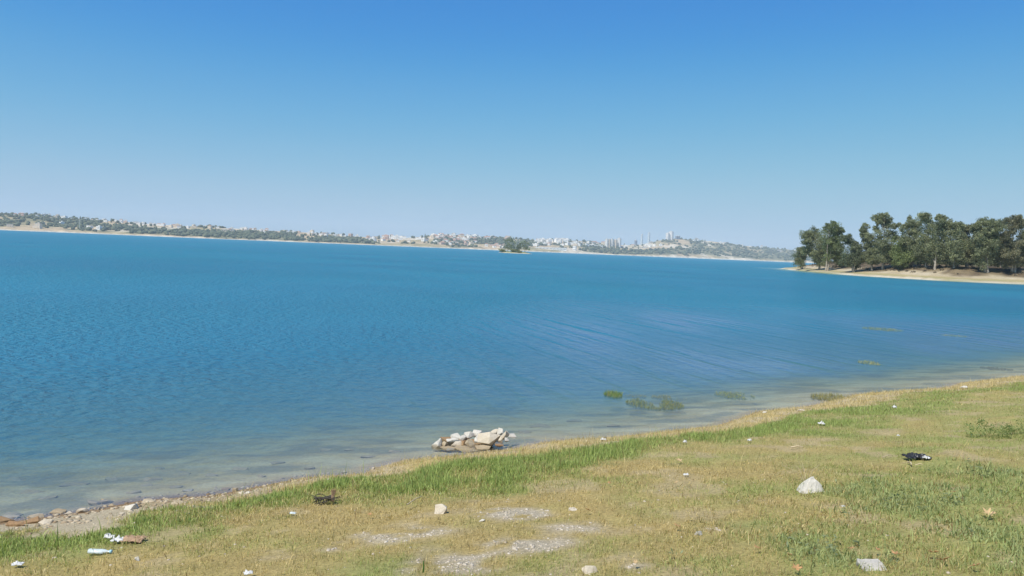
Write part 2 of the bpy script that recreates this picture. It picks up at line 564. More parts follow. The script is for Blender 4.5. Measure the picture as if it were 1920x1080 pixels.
def green_map(P, v):
    """how much scrub and wood covers the far slope"""
    g = np.full(np.shape(P), 0.22)
    for (p0, p1, v0, v1, a) in ((185, 300, .08, .6, .5), (240, 345, .0, .55, .4), (330, 560, .02, .65, .62), (400, 620, .0, .4, .3), (600, 705, .02, .7, .5), (815, 845, .25, .75, .5), (880, 945, .35, .95, .75),
                                (940, 1000, .1, .8, .35), (1000, 1120, .35, .6, .4), (1080, 1170, .0, .7, .6), (1160, 1300, .03, .38, .75), (1280, 1500, .0, .5, .45), (1230, 1330, .6, .95, .3), (1330, 1500, .5, 1, .45),
                                (0, 190, .1, .9, .12), (100, 200, .5, .8, .2), (1500, 3600, 0, 1, .4), (-1500, -20, 0, 1, .25), (870, 960, .02, .12, .4), (1350, 1500, .1, .95, .2)):
        b = sstep(p0 - 14, p0 + 14, P) * (1 - sstep(p1 - 14, p1 + 14, P)) * sstep(v0 - .05, v0 + .05, v) * (1 - sstep(v1 - .05, v1 + .05, v))
        g = g + a * b
    for (p0, p1, v0, v1, a) in ((0, 185, .03, .3, .06), (700, 810, .02, .8, .35), (1165, 1290, .42, .95, .3), (870, 950, .1, .34, .3), (1350, 1400, .25, .5, .25), (-1500, 3600, -.1, .02, 1.0)):
        b = sstep(p0 - 14, p0 + 14, P) * (1 - sstep(p1 - 14, p1 + 14, P)) * sstep(v0 - .05, v0 + .05, v) * (1 - sstep(v1 - .02, v1 + .02, v))
        g = g - a * b
    return np.clip(g, 0, 1)


Pg = np.concatenate([np.arange(-1500, -60, 20), np.arange(-60, 1620, 2.0), np.arange(1620, 3600, 20)])
vg = np.concatenate([[-.03, -.008, 0, .006, .012, .02, .03], np.arange(.04, 1.1, .012), np.arange(1.1, 1.9, .08)])
PP, VV = np.meshgrid(Pg, vg)
PP = PP.ravel(); VV = VV.ravel()
fx, fy = far_xy(PP, VV)
fz = far_z(PP, VV)
gm = green_map(PP, VV)
nn = fbm(fx * .012, fy * .005, 91, 5, .6)
n2 = fbm(fx * .03, fy * .012, 93, 4, .6)
cov = sstep(.40, .60, ((nn * .55 + n2 * .45) - .5) * 1.9 + .5 + (gm - .42) * .6)
soil = mix((0.44, 0.335, 0.21), (0.33, 0.275, 0.15), sstep(.35, .6, fbm(fx * .007, fy * .007, 95, 4)))
soil = mix(soil, (0.56, 0.49, 0.38), sstep(.58, .68, fbm(fx * .01, fy * .004, 97, 4)) * .8)
fc = mix(soil, (0.155, 0.155, 0.085), cov * .9)
fc = mix(fc, (0.55, 0.50, 0.40), 1 - sstep(.006, .018, VV + .012 * (n2 - .5)))
nv, npp = len(vg), len(Pg)
i = np.arange(nv * npp).reshape(nv, npp)
q = np.stack([i[:-1, :-1], i[:-1, 1:], i[1:, 1:], i[1:, :-1]], -1).reshape(-1, 4)
m = NT("hillside")
at = m.attr("col").outputs['Color']
P = m.pos()
c = m.mixc(1.0, at, m.ramp(m.noise(.05, 5, .7, P), [(.3, .6), (.7, 1.35)]), 'MULTIPLY')
M_HILL = m.done(m.bsdf(c, 0.95, 0.05))
hills = link("hills", mesh_np("hills", np.stack([fx, fy, fz], 1), [q], M_HILL, {"col": fc}, True))
tag(hills, kind='structure')
# second, fainter ridge behind
Pg2 = np.arange(-1500, 3600, 12.0)
e2 = np.interp(Pg2, KP, KE) * .9 + 6 * (fbm(Pg2 * .012, Pg2 * 0 + 4.2, 101, 4) - .47) * 2 - np.interp(Pg2, [0, 300, 600, 1000, 1500, 2000], [1, 3, 5, 6, 4, 2])
rows = []
for (yy, k) in ((5600, 0.2), (5900, .8), (6100, 1.0), (6500, .8), (7200, .1)):
    rows.append(np.stack([(Pg2 - 960) / F * yy, np.full_like(Pg2, yy), np.maximum(e2, 2) * k / F * yy - 3], 1))
v2 = np.concatenate(rows)
i = np.arange(len(v2)).reshape(5, len(Pg2))
q = np.stack([i[:-1, :-1], i[:-1, 1:], i[1:, 1:], i[1:, :-1]], -1).reshape(-1, 4)
n = fbm(v2[:, 0] * .004, v2[:, 1] * .004, 103, 4)
tag(link("distant_hills", mesh_np("distant_hills", v2, [q], M_HILL, {"col": mix((0.10, 0.12, 0.06), (0.30, 0.26, 0.17), sstep(.45, .6, n))}, True)), kind='structure')

# ------------------------------------------------------------------ foliage and bark materials


def foliage_mat(name, rough=0.6, transl=0.25):
    m = NT(name)
    at = m.attr("col").outputs['Color']
    p = m.bsdf(at, rough, 0.25)
    t = m.n("BsdfTranslucent"); m.l(m.mixc(1.0, at, (1.2, 1.3, .7), 'MULTIPLY'), t.inputs['Color'])
    ms = m.n("MixShader"); ms.inputs[0].default_value = transl
    m.l(p.outputs[0], ms.inputs[1]); m.l(t.outputs[0], ms.inputs[2])
    return m.done(ms)


M_LEAF = foliage_mat("eucalyptus_leaves", 0.55, 0.32)
M_GRASS = foliage_mat("grass_blades", 0.6, 0.3)
M_FARLEAF = foliage_mat("far_foliage", 0.8, 0.0)
m = NT("pale_bark")
P = m.obj()
c = m.ramp(m.noise(1.6, 5, .65, P), [(.3, (.20, .16, .12)), (.55, (.42, .37, .30)), (.75, (.52, .47, .40))])
M_BARK = m.done(m.bsdf(c, 0.85, 0.1))


def tube(path, radii, n=7):
    """tapered tube along points -> verts, quads"""
    path = [Vector(p) for p in path]
    V = []; Q = []
    for k, p in enumerate(path):
        d = (path[min(k + 1, len(path) - 1)] - path[max(k - 1, 0)]).normalized()
        a = d.orthogonal().normalized() if abs(d.z) < .95 else Vector((1, 0, 0)).cross(d).normalized()
        b = d.cross(a)
        for j in range(n):
            t = 2 * math.pi * j / n
            V.append(p + (a * math.cos(t) + b * math.sin(t)) * radii[k])
    for k in range(len(path) - 1):
        for j in range(n):
            Q.append((k * n + j, k * n + (j + 1) % n, (k + 1) * n + (j + 1) % n, (k + 1) * n + j))
    return V, Q


def tubes_mesh(name, list_, mat, n=7):
    V = []; Q = []
    for path, radii in list_:
        v, q = tube(path, radii, n)
        o = len(V)
        V += v; Q += [tuple(i + o for i in f) for f in q]
    return mesh_np(name, np.array([tuple(v) for v in V]), [np.array(Q)], mat, None, True)


def leaf_clumps(name, centres, radii, per, size, col_a, col_b, mat, seed, droop=0.5, sub=7, flat=0.8):
    """leaf quads gathered in small sprays inside each clump"""
    g = np.random.default_rng(seed)
    Ps = []; Cs = []; S = []
    for c, R in zip(centres, radii):
        ns = max(4, int(sub))
        dirs = g.normal(size=(ns, 3)); dirs /= np.linalg.norm(dirs, axis=1)[:, None]
        sc = np.array(c) + dirs * R * (0.35 + 0.5 * g.random((ns, 1))) * np.array((1, 1, flat))
        sr = R * (0.30 + 0.28 * g.random(ns))
        tone = g.random(ns)
        k = g.integers(0, ns, per)
        d = g.normal(size=(per, 3)); d /= np.linalg.norm(d, axis=1)[:, None]
        p = sc[k] + d * (sr[k] * g.random(per) ** .45)[:, None] * np.array((1, 1, .8))
        Ps.append(p)
        t = np.clip(tone[k] * .75 + g.random(per) * .4 - .1, 0, 1)
        Cs.append(mix(col_a, col_b, t))
        S.append(size * (0.6 + 0.8 * g.random(per)))
    p = np.concatenate(Ps); cc = np.concatenate(Cs); s = np.concatenate(S)
    N = len(p)
    a = g.normal(size=(N, 3)); a[:, 2] -= droop * 1.5
    a /= np.linalg.norm(a, axis=1)[:, None]
    b = np.cross(a, g.normal(size=(N, 3))); b /= np.linalg.norm(b, axis=1)[:, None]
    L = s[:, None] * a; W = s[:, None] * b * 0.42
    V = np.stack([p - L * .5, p + W * .5, p + L * .5, p - W * .5], 1).reshape(-1, 3)
    q = np.arange(4 * N).reshape(N, 4)
    return mesh_np(name, V, [q], mat, {"col": np.repeat(cc, 4, 0)})


# ------------------------------------------------------------------ eucalyptus trees on the spit


def px_point(px, py, y):
    d = ray(px, py); t = y / d[1]
    return np.array((d[0] * t, y, H + d[2] * t))


def spit_depth(px, inland):
    ws_ = [(1463, 503.6), (1480, 505.6), (1510, 508.6), (1560, 513.2), (1640, 518.8), (1700, 522.3), (1780, 527), (1860, 530.5), (1920, 533), (2000, 536)]
    return water_pt(px, float(np.interp(px, [a for a, _ in ws_], [b for _, b in ws_])))[1] + inland


DK = (0.11, 0.13, 0.075); LT = (0.38, 0.39, 0.22)
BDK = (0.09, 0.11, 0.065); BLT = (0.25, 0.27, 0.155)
GDK = (0.12, 0.155, 0.06); GLT = (0.29, 0.33, 0.14)
ODK = (0.13, 0.13, 0.075); OLT = (0.31, 0.29, 0.18)

TREES = [  # base px, metres behind the waterline, label, clumps (px, py, r px), leaf tones, stems
    (1503, 14, "small low leaning gum tree, outermost on the tip of the spit",
     [(1497, 468, 6), (1504, 473, 8), (1496, 480, 7), (1508, 467, 7), (1506, 485, 7), (1500, 487, 6)], (GDK, OLT), 2),
    (1535, 19, "dense dark gum tree with a rounded left edge near the tip of the spit",
     [(1510, 440, 8), (1511, 449, 8), (1520, 437, 7), (1529, 433, 8), (1522, 451, 11), (1538, 442, 10), (1527, 466, 11), (1543, 459, 12), (1532, 477, 9), (1516, 458, 7), (1545, 474, 9), (1540, 480, 8)], (DK, LT), 2),
    (1551, 17, "tall gum tree with a narrow pointed top, second along the spit from its tip",
     [(1559, 419, 6), (1553, 424, 6), (1563, 427, 8), (1557, 437, 11), (1571, 434, 8), (1575, 433, 5), (1566, 448, 12), (1554, 456, 11), (1574, 453, 8), (1564, 468, 11), (1574, 471, 8), (1570, 480, 6)], (DK, GLT), 2),
    (1601, 13, "shorter gum tree with thin open top standing low in the gap of sky",
     [(1585, 445, 6), (1593, 446, 6), (1599, 455, 8), (1607, 457, 5), (1607, 467, 7), (1596, 468, 6), (1593, 481, 9), (1607, 481, 10), (1599, 491, 9), (1588, 487, 8), (1612, 489, 8)], (BDK, BLT), 2),
    (1633, 20, "thin gum tree with open clumps and bushy skirt, left of the tall feathery one",
     [(1628, 425, 6), (1622, 433, 6), (1620, 440, 5), (1639, 428, 6), (1627, 444, 6), (1634, 452, 10), (1624, 460, 9), (1640, 466, 11), (1631, 477, 9), (1622, 481, 8)], (DK, LT), 2),
    (1656, 22, "tall feathery gum tree whose topmost tuft stands free against the sky",
     [(1648, 409, 6), (1654, 406, 6), (1661, 409, 7), (1673, 415, 7), (1676, 423, 6), (1659, 419, 6), (1646, 416, 5), (1668, 427, 6), (1650, 433, 8), (1649, 443, 7), (1654, 449, 11), (1661, 463, 12), (1654, 477, 11), (1671, 474, 11), (1677, 449, 10), (1668, 440, 8)], (DK, LT), 2),
    (1691, 21, "bright green bushy tree with foliage to the ground above the red earth bank",
     [(1688, 470, 10), (1689, 482, 9), (1702, 481, 9), (1696, 468, 10), (1685, 458, 10), (1680, 486, 7), (1708, 486, 6)], (GDK, GLT), 1),
    (1712, 25, "broad gum tree forming the left half of the great central crown",
     [(1702, 417, 7), (1694, 427, 6), (1715, 410, 7), (1706, 430, 10), (1722, 424, 11), (1694, 448, 11), (1712, 446, 13), (1708, 462, 12), (1717, 474, 10)], (DK, LT), 2),
    (1736, 22, "tallest gum tree at the crest of the great central crown",
     [(1726, 406, 8), (1736, 406, 7), (1744, 410, 7), (1738, 421, 11), (1729, 443, 13), (1747, 438, 11), (1726, 462, 12), (1742, 458, 12), (1734, 476, 9), (1750, 474, 8)], (DK, LT), 1),
    (1753, 18, "gum tree with two bare twiggy tufts and a pale flared foot in the great crown",
     [(1757, 409, 5), (1763, 406, 4), (1770, 409, 5), (1756, 417, 8), (1769, 419, 9), (1780, 420, 6), (1754, 433, 12), (1769, 433, 12), (1763, 452, 12), (1757, 468, 11), (1768, 472, 10), (1748, 482, 6)], (BDK, LT), 1),
    (1789, 19, "gum tree with a straight pale trunk lit halfway up, right half of the great crown",
     [(1787, 420, 7), (1794, 423, 6), (1785, 434, 11), (1795, 440, 10), (1789, 453, 11), (1785, 469, 11), (1797, 469, 10), (1780, 481, 6)], (DK, LT), 1),
    (1811, 24, "gum tree with a notched crown left of the gap of sky",
     [(1804, 423, 6), (1812, 424, 6), (1804, 434, 10), (1815, 434, 7), (1808, 450, 11), (1813, 462, 10), (1805, 474, 10), (1819, 475, 8), (1822, 463, 8)], (ODK, LT), 2),
    (1850, 16, "gum tree with a stout pale flared trunk right of the gap of sky",
     [(1831, 423, 6), (1829, 428, 6), (1844, 419, 8), (1855, 415, 7), (1865, 416, 8), (1840, 431, 8), (1858, 427, 10), (1870, 426, 8), (1830, 441, 6), (1847, 442, 11), (1865, 441, 11), (1828, 456, 10), (1844, 458, 11), (1860, 456, 10), (1834, 472, 9), (1853, 471, 9), (1866, 469, 9)], (DK, LT), 2),
    (1875, 26, "slim gum tree with a dark trunk squeezed between two broad pale ones",
     [(1873, 418, 7), (1880, 425, 8), (1876, 440, 10), (1874, 456, 10), (1880, 470, 9)], (BDK, BLT), 1),
    (1901, 17, "tall olive gum tree with a forked white trunk near the right end of the grove",
     [(1888, 412, 8), (1899, 409, 8), (1909, 415, 8), (1889, 424, 10), (1904, 427, 11), (1883, 441, 10), (1897, 443, 11), (1886, 459, 10), (1899, 459, 10), (1881, 473, 8), (1909, 474, 8)], (ODK, OLT), 3),
    (1931, 21, "broad gum tree cut by the right edge of the view",
     [(1919, 419, 9), (1930, 414, 9), (1916, 443, 11), (1928, 432, 12), (1940, 425, 10), (1916, 460, 11), (1932, 450, 12), (1922, 474, 9), (1938, 466, 11), (1945, 444, 10)], (ODK, LT), 2),
    (1975, 22, "gum tree standing beyond the right edge of the view",
     [(1965, 420, 10), (1978, 416, 10), (1990, 424, 10), (1970, 440, 13), (1985, 444, 13), (1975, 462, 13), (1960, 458, 11)], (DK, LT), 2),
    # back row, seen between the trunks
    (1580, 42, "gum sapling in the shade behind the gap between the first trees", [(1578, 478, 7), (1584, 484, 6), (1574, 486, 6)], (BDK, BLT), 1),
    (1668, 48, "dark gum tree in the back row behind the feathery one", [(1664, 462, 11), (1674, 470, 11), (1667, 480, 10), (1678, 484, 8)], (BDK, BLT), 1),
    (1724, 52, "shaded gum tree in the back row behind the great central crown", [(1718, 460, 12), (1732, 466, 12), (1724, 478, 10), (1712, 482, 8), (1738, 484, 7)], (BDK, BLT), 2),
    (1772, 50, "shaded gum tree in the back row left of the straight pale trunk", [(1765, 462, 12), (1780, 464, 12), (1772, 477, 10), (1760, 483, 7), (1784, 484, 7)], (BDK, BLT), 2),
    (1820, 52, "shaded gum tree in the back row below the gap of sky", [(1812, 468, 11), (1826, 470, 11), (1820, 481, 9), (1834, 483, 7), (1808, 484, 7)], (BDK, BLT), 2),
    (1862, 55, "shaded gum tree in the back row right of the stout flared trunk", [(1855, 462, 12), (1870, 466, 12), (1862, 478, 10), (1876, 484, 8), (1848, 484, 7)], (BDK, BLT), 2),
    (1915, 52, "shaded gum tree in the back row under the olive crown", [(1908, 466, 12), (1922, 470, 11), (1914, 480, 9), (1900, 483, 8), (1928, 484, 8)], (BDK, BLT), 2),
]


def build_tree(base_px, inland, label, clumps, tones, stems, seed, group="gum trees on the sandy spit"):
    g = random.Random(seed)
    y = spit_depth(base_px, inland - 4)
    b = px_point(base_px, 500, y)
    zb = float(height(np.array([b[0]]), np.array([y]))[0])
    root = empty("eucalyptus_tree", (b[0], y, zb - .05), label, "tree", group)
    base = np.array((b[0], y, zb - .05))
    C = []; Rr = []
    for (px, py, r) in clumps:
        p = px_point(px, py, y)
        rw = r / F * y
        p[1] += g.uniform(-1, 1) * 2.2
        C.append(p - base); Rr.append(rw)
    top = max(c[2] for c in C)
    C0 = list(C)
    for a_ in range(len(C0)):
        for b_ in range(a_):
            dd = np.linalg.norm((C0[a_] - C0[b_]) * np.array((1, .5, 1)))
            if dd < 1.25 * (Rr[a_] + Rr[b_]) and dd > .7 * (Rr[a_] + Rr[b_]) and g.random() < .6:
                C.append((C0[a_] + C0[b_]) / 2 + np.array((0, g.uniform(-1.5, 1.5), -.2))); Rr.append(.85 * (Rr[a_] + Rr[b_]) / 2)
    for a_ in range(len(C0)):
        if C0[a_][2] < .45 * top:
            C.append(C0[a_] + np.array((g.uniform(-1.2, 1.2), g.uniform(-1.5, 1.5), -Rr[a_] * .9))); Rr.append(Rr[a_] * .75)
    lo_x = [c[0] for c in C0]
    for q_ in range(8 if base_px not in (1656, 1601, 1503) else 3):
        C.append(np.array((g.uniform(min(lo_x), max(lo_x)) * .8, g.uniform(-2, 2), top * g.uniform(.2, .55)))); Rr.append(g.uniform(1.2, 1.9))
    for c_, r_ in zip(C, Rr):
        c_[2] = max(c_[2], r_ * .8)
    per = 620
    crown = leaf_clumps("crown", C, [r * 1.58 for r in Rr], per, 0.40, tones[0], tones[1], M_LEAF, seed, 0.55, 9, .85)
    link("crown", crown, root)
    # stems and limbs
    L = []
    cx = np.mean([c[0] for c in C]); cy = np.mean([c[1] for c in C])
    stems_p = []
    for k in range(stems):
        ang = g.uniform(0, 6.28)
        off = np.array((math.cos(ang), math.sin(ang), 0)) * (0 if stems == 1 else .35)
        tx = cx * .6 + (k - (stems - 1) / 2) * 1.8; ty = cy * .5 + g.uniform(-.8, .8)
        pts = []
        for t in np.linspace(0, 1, 7):
            w = .35 * math.sin(t * 5 + seed + k) * t
            pts.append(np.array((off[0] + tx * t ** 1.3 + w, off[1] + ty * t + w * .6, top * .82 * t)))
        r0 = 0.10 + 0.009 * top
        L.append((pts, [r0 * (1.7 - 5 * t if t < .1 else 1.2 - 1.02 * t) for t in np.linspace(0, 1, 7)]))
        stems_p.append(pts)
    for c in C0:
        st = min(stems_p, key=lambda s: np.linalg.norm(s[3] - c))
        hz = max(.12, min(.9, (c[2] / (top * .82)) - .18 - g.random() * .12))
        fi = hz * 6; k = min(5, int(fi)); q0 = st[k] + (st[k + 1] - st[k]) * (fi - k)
        mid = (q0 + c) / 2 + np.array((0, 0, .25 * np.linalg.norm(c - q0)))
        r0 = .10 * (1.1 - hz * .6)
        L.append(([q0, q0 * .5 + mid * .5 + np.array((0, 0, .1)), mid, c], [r0, r0 * .75, r0 * .55, r0 * .25]))
    link("trunk", tubes_mesh("trunk", L, M_BARK, 6), root)
    return root


for k, T in enumerate(TREES):
    build_tree(*T, seed=100 + k)

# low dark undergrowth; dead brush spread below the grove partly to stand for tree shade
gg = np.random.default_rng(77)
ux = gg.uniform(80, 330, 9000); uy = gg.uniform(185, 345, 9000)
us = shore_dist(ux, uy)
un = fbm(ux * .10, uy * .10, 161, 3)
uk = (us > 22) & (us < 75) & (un > .42) & (ux < .74 * uy)
ux, uy = ux[uk][:950], uy[uk][:950]
uz = height(ux, uy)
tag(link("undergrowth", leaf_clumps("undergrowth", list(np.stack([ux, uy, uz + .7], 1)), list(.7 + .9 * gg.random(len(ux))), 70, .42, (.05, .065, .035), (.15, .16, .08), M_LEAF, 171, .2, 5, .8)), kind='stuff')
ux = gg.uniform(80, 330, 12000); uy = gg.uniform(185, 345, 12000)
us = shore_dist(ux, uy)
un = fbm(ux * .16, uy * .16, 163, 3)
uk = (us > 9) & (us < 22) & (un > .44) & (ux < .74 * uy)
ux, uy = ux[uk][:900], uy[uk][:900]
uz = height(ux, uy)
tag(link("shade_brush", leaf_clumps("shade_brush", list(np.stack([ux, uy, uz + .12], 1)), list(.3 + .4 * gg.random(len(ux))), 22, .45, (.12, .09, .065), (.28, .23, .17), M_LEAF, 172, -.2, 5, .15)), kind='stuff')

# ------------------------------------------------------------------ islet with its own trees
ISY = 745.0
ic = px_point(966, 470, ISY)
na, nr_ = 48, 9
V = []
for k in range(nr_):
    t = k / (nr_ - 1)
    for j in range(na):
        a = 2 * math.pi * j / na
        w = 1 + .18 * math.sin(3 * a + 1) + .1 * math.sin(5 * a)
        V.append((ic[0] + 20.5 * (1 - t) * math.cos(a) * (1 + .06 * math.sin(4 * a)) + .5 * t, ISY + 16 * (1 - t) * math.sin(a) * w, -.6 + 2.1 * float(sstep(0, .6, t)) + .25 * math.sin(7 * a) * t * (1 - t)))
i = np.arange(na * nr_).reshape(nr_, na)
q = np.stack([i[:-1, :], np.roll(i, -1, 1)[:-1, :], np.roll(i, -1, 1)[1:, :], i[1:, :]], -1).reshape(-1, 4)
V = np.array(V)
icol = mix((0.58, 0.52, 0.40), (0.27, 0.26, 0.10), sstep(.2, .8, V[:, 2] + .5 * (fbm(V[:, 0] * .3, V[:, 1] * .3, 111, 3) - .5)))
tag(link("islet", mesh_np("islet", V, [q], M_GROUND, {"col": icol}, True)), kind='structure')
IS_TREES = [(952, "tall rounded dark green tree on the left of the islet", [(950, 451, 6), (956, 449, 6), (961, 453, 6), (953, 459, 6), (961, 462, 6), (948, 461, 5), (955, 465, 5)], (DK, LT)),
            (984, "dark green tree at the right end of the islet", [(983, 454, 5), (988, 458, 5), (979, 460, 5), (984, 465, 5), (990, 467, 4)], (DK, LT)),
            (971, "small dark tree between the two big crowns of the islet", [(971, 462, 4), (974, 466, 4), (969, 468, 3)], (DK, BLT))]
for k, (bx, lab, cl, tones) in enumerate(IS_TREES):
    root = empty("islet_tree", (0, 0, 0), lab, "tree", "trees on the islet")
    b = px_point(bx, 470, ISY); base = np.array((b[0], ISY, 1.3)); root.location = base
    C = []; Rr = []
    for (px, py, r) in cl:
        p = px_point(px, py, ISY) - base; p[1] += random.uniform(-2, 2); C.append(p); Rr.append(r * 1.3 / F * ISY)
    link("crown", leaf_clumps("crown", C, Rr, 260, .8, tones[0], tones[1], M_LEAF, 300 + k, .4, 9), root)
    link("trunk", tubes_mesh("trunk", [([(0, 0, -.3), (0.2, 0, 2), (C[0][0] * .5, 0, C[0][2] * .6)], [.35, .25, .15])], M_BARK), root)
for k, (bx, by, r, lab) in enumerate([(941, 467, 5, "pale yellowish bush at the left end of the islet"), (962, 469, 5, "light green bush in front of the tall islet tree"), (973, 471, 3.5, "low light green bush beside the sandy right slope of the islet")]):
    p = px_point(bx, by, ISY - 9); rw = r / F * ISY
    base = np.array((p[0], ISY - 9 + 3 * (k == 0), .6))
    C = [np.array((dx * rw, 0, rw * .55 + dz)) for dx, dz in ((-.5, 0), (.4, .2), (0, .5), (.9, -.2))]
    o = link("islet_bush", leaf_clumps("islet_bush", C, [rw * .95] * 4, 260, .7, (0.14, 0.16, 0.06), (0.32, 0.33, 0.14), M_LEAF, 330 + k, .3, 8), None, base)
    tag(o, lab, "bush", "bushes on the islet")

# ------------------------------------------------------------------ far shore: woods, trees, houses
ico = bmesh.new(); bmesh.ops.create_icosphere(ico, subdivisions=2, radius=1.0)
ICO_V = np.array([v.co[:] for v in ico.verts]); ICO_F = np.array([[v.index for v in f_.verts] for f_ in ico.faces]); ico.free()


def crown_blob(g, sx, sz):
    k = g.normal(size=(5, 3)); k /= np.linalg.norm(k, axis=1)[:, None]
    d = 1 + .35 * np.max(ICO_V @ k.T, axis=1) - .25 + .22 * (g.random(len(ICO_V)) - .5)
    v = ICO_V * d[:, None] * np.array((sx, sx, sz))
    v[:, 2] += sz * .75
    return v


FT_DK = np.array((0.045, 0.06, 0.038)); FT_LT = np.array((0.13, 0.145, 0.08))
g = np.random.default_rng(5)
NB = 26000
bp = g.uniform(-250, 1640, NB); bv = g.random(NB) ** .9 * 1.02 + .012
bg_ = green_map(bp, bv)
bx, by = far_xy(bp, bv)
nz = fbm(bx * .012, by * .005, 91, 5, .6) * .6 + fbm(bx * .03, by * .012, 93, 4, .6) * .4
pr = sstep(.40, .62, (nz - .5) * 1.9 + .5 + (bg_ - .42) * .6)
sel = (g.random(NB) < pr * np.where(bp < 350, .22, .30))
bp, bv, bx, by = bp[sel], bv[sel], bx[sel], by[sel]
bz = far_z(bp, bv)
order = np.arange(len(bp))
lib = [crown_blob(g, 1, 1) for _ in range(24)]
VV_ = []; CC_ = []; FF_ = []
for j in range(len(bp)):
    s_ = g.uniform(2.0, 4.6) * (1.25 if by[j] > 2600 else 1)
    v = lib[j % 24] * np.array((s_ * g.uniform(.9, 1.6), s_ * 1.2, s_ * g.uniform(.7, 1.2))) + np.array((bx[j], by[j], bz[j] - .6))
    c = FT_DK + (FT_LT - FT_DK) * g.random()
    VV_.append(v); CC_.append(np.repeat(c[None], len(v), 0)); FF_.append(ICO_F + j * len(ICO_V))
tag(link("far_scrub", mesh_np("far_scrub", np.concatenate(VV_), [np.concatenate(FF_)], M_FARLEAF, {"col": np.concatenate(CC_)})), kind='stuff')

far_tree_meshes = []
for k in range(8):
    col_ = lambda V: np.repeat((FT_DK + (FT_LT - FT_DK) * (k / 9))[None], len(V), 0)
    if k < 6:
        v = np.concatenate([crown_blob(g, 1, 1.0), crown_blob(g, .7, .8) + np.array((.7, 0, .1)), crown_blob(g, .65, .7) + np.array((-.7, .2, -.1))])
        f_ = np.concatenate([ICO_F, ICO_F + len(ICO_V), ICO_F + 2 * len(ICO_V)])
    else:                                                       # cypress
        v = crown_blob(g, .45, 1.6); v[:, :2] *= np.clip(1.5 - v[:, 2:3] / 2.6, .1, 1.2); f_ = ICO_F
    far_tree_meshes.append(mesh_np("far_tree", v, [f_], M_FARLEAF, {"col": col_(v)}))
FT = [(-40, 110, .75, 1.0, 16, "dark tree among white houses on the ridge at the far left"), (110, 300, .7, 1.0, 26, "dark tree on the low ridge behind the sandy left shore"),
      (190, 345, .05, .5, 22, "bushy tree on the slope between sandy banks of the left far shore"), (330, 560, .08, .75, 46, "tall tree of the dark waterside wood left of the far shore's middle"),
      (560, 710, .1, .8, 34, "dark tree among pale banks on the far shore left of the white town"), (700, 880, .3, 1.0, 18, "small tree among the houses of the white hillside town"),
      (880, 1000, .5, 1.0, 18, "tree on the green hill behind the islet"), (1000, 1170, .2, 1.0, 34, "tree between houses on the slope right of the islet"),
      (1160, 1480, .3, 1.0, 30, "lone tree on the bare gullied hill below the tower blocks")]
for (p0, p1, v0, v1, n_, lab) in FT:
    for _ in range(n_):
        P_ = g.uniform(p0, p1); v_ = g.uniform(v0, v1)
        x_, y_ = far_xy(P_, v_); z_ = float(far_z(P_, v_))
        o = link("far_tree", far_tree_meshes[int(g.integers(0, 8))], None, (float(x_), float(y_), z_ - .3))
        s_ = g.uniform(2.4, 4.4) * (1.2 if y_ > 2600 else 1)
        o.scale = (s_ * g.uniform(.9, 1.3), s_, s_ * g.uniform(.9, 1.25)); o.rotation_euler.z = g.uniform(0, 6.28)
        tag(o, lab, "tree", "far trees: " + lab)


def simple_mat(name, col, rough=.8, spec=.2, nscale=None, amt=.25):
    m = NT(name)
    if nscale:
        n_ = m.noise(nscale, 4, .6, m.obj())
        c_ = m.mixc(1.0, col, m.ramp(n_, [(.3, 1 - amt), (.7, 1 + amt)]), 'MULTIPLY')
        return m.done(m.bsdf(c_, rough, spec))
    return m.done(m.bsdf(col, rough, spec))


M_WALLS = [simple_mat("white_render", (.84, .82, .78), .8, .2, .3, .08), simple_mat("cream_render", (.70, .60, .47), .8, .2, .3, .1), simple_mat("pink_render", (.66, .49, .40), .8, .2, .3, .1), simple_mat("grey_render", (.50, .48, .45), .8, .2, .3, .1)]
M_TILES = simple_mat("clay_tiles", (.40, .24, .17), .85, .15, 1.2, .25)
M_FLATROOF = simple_mat("pale_flat_roof", (.62, .58, .52), .85, .15, .8, .2)
M_PANE = simple_mat("dark_window_glass", (.03, .035, .045), .15, .5)


def add_box(bm, x0, x1, y0, y1, z0, z1, mi=0):
    v = [bm.verts.new(p) for p in ((x0, y0, z0), (x1, y0, z0), (x1, y1, z0), (x0, y1, z0), (x0, y0, z1), (x1, y0, z1), (x1, y1, z1), (x0, y1, z1))]
    for f_ in ((0, 1, 5, 4), (1, 2, 6, 5), (2, 3, 7, 6), (3, 0, 4, 7), (4, 5, 6, 7), (3, 2, 1, 0)):
        fc_ = bm.faces.new([v[i_] for i_ in f_]); fc_.material_index = mi
    return v


def bm_mesh(name, bm, mats):
    me = bpy.data.meshes.new(name)
    bmesh.ops.recalc_face_normals(bm, faces=bm.faces)
    bm.to_mesh(me); bm.free()
    for mm in mats: me.materials.append(mm)
    return me


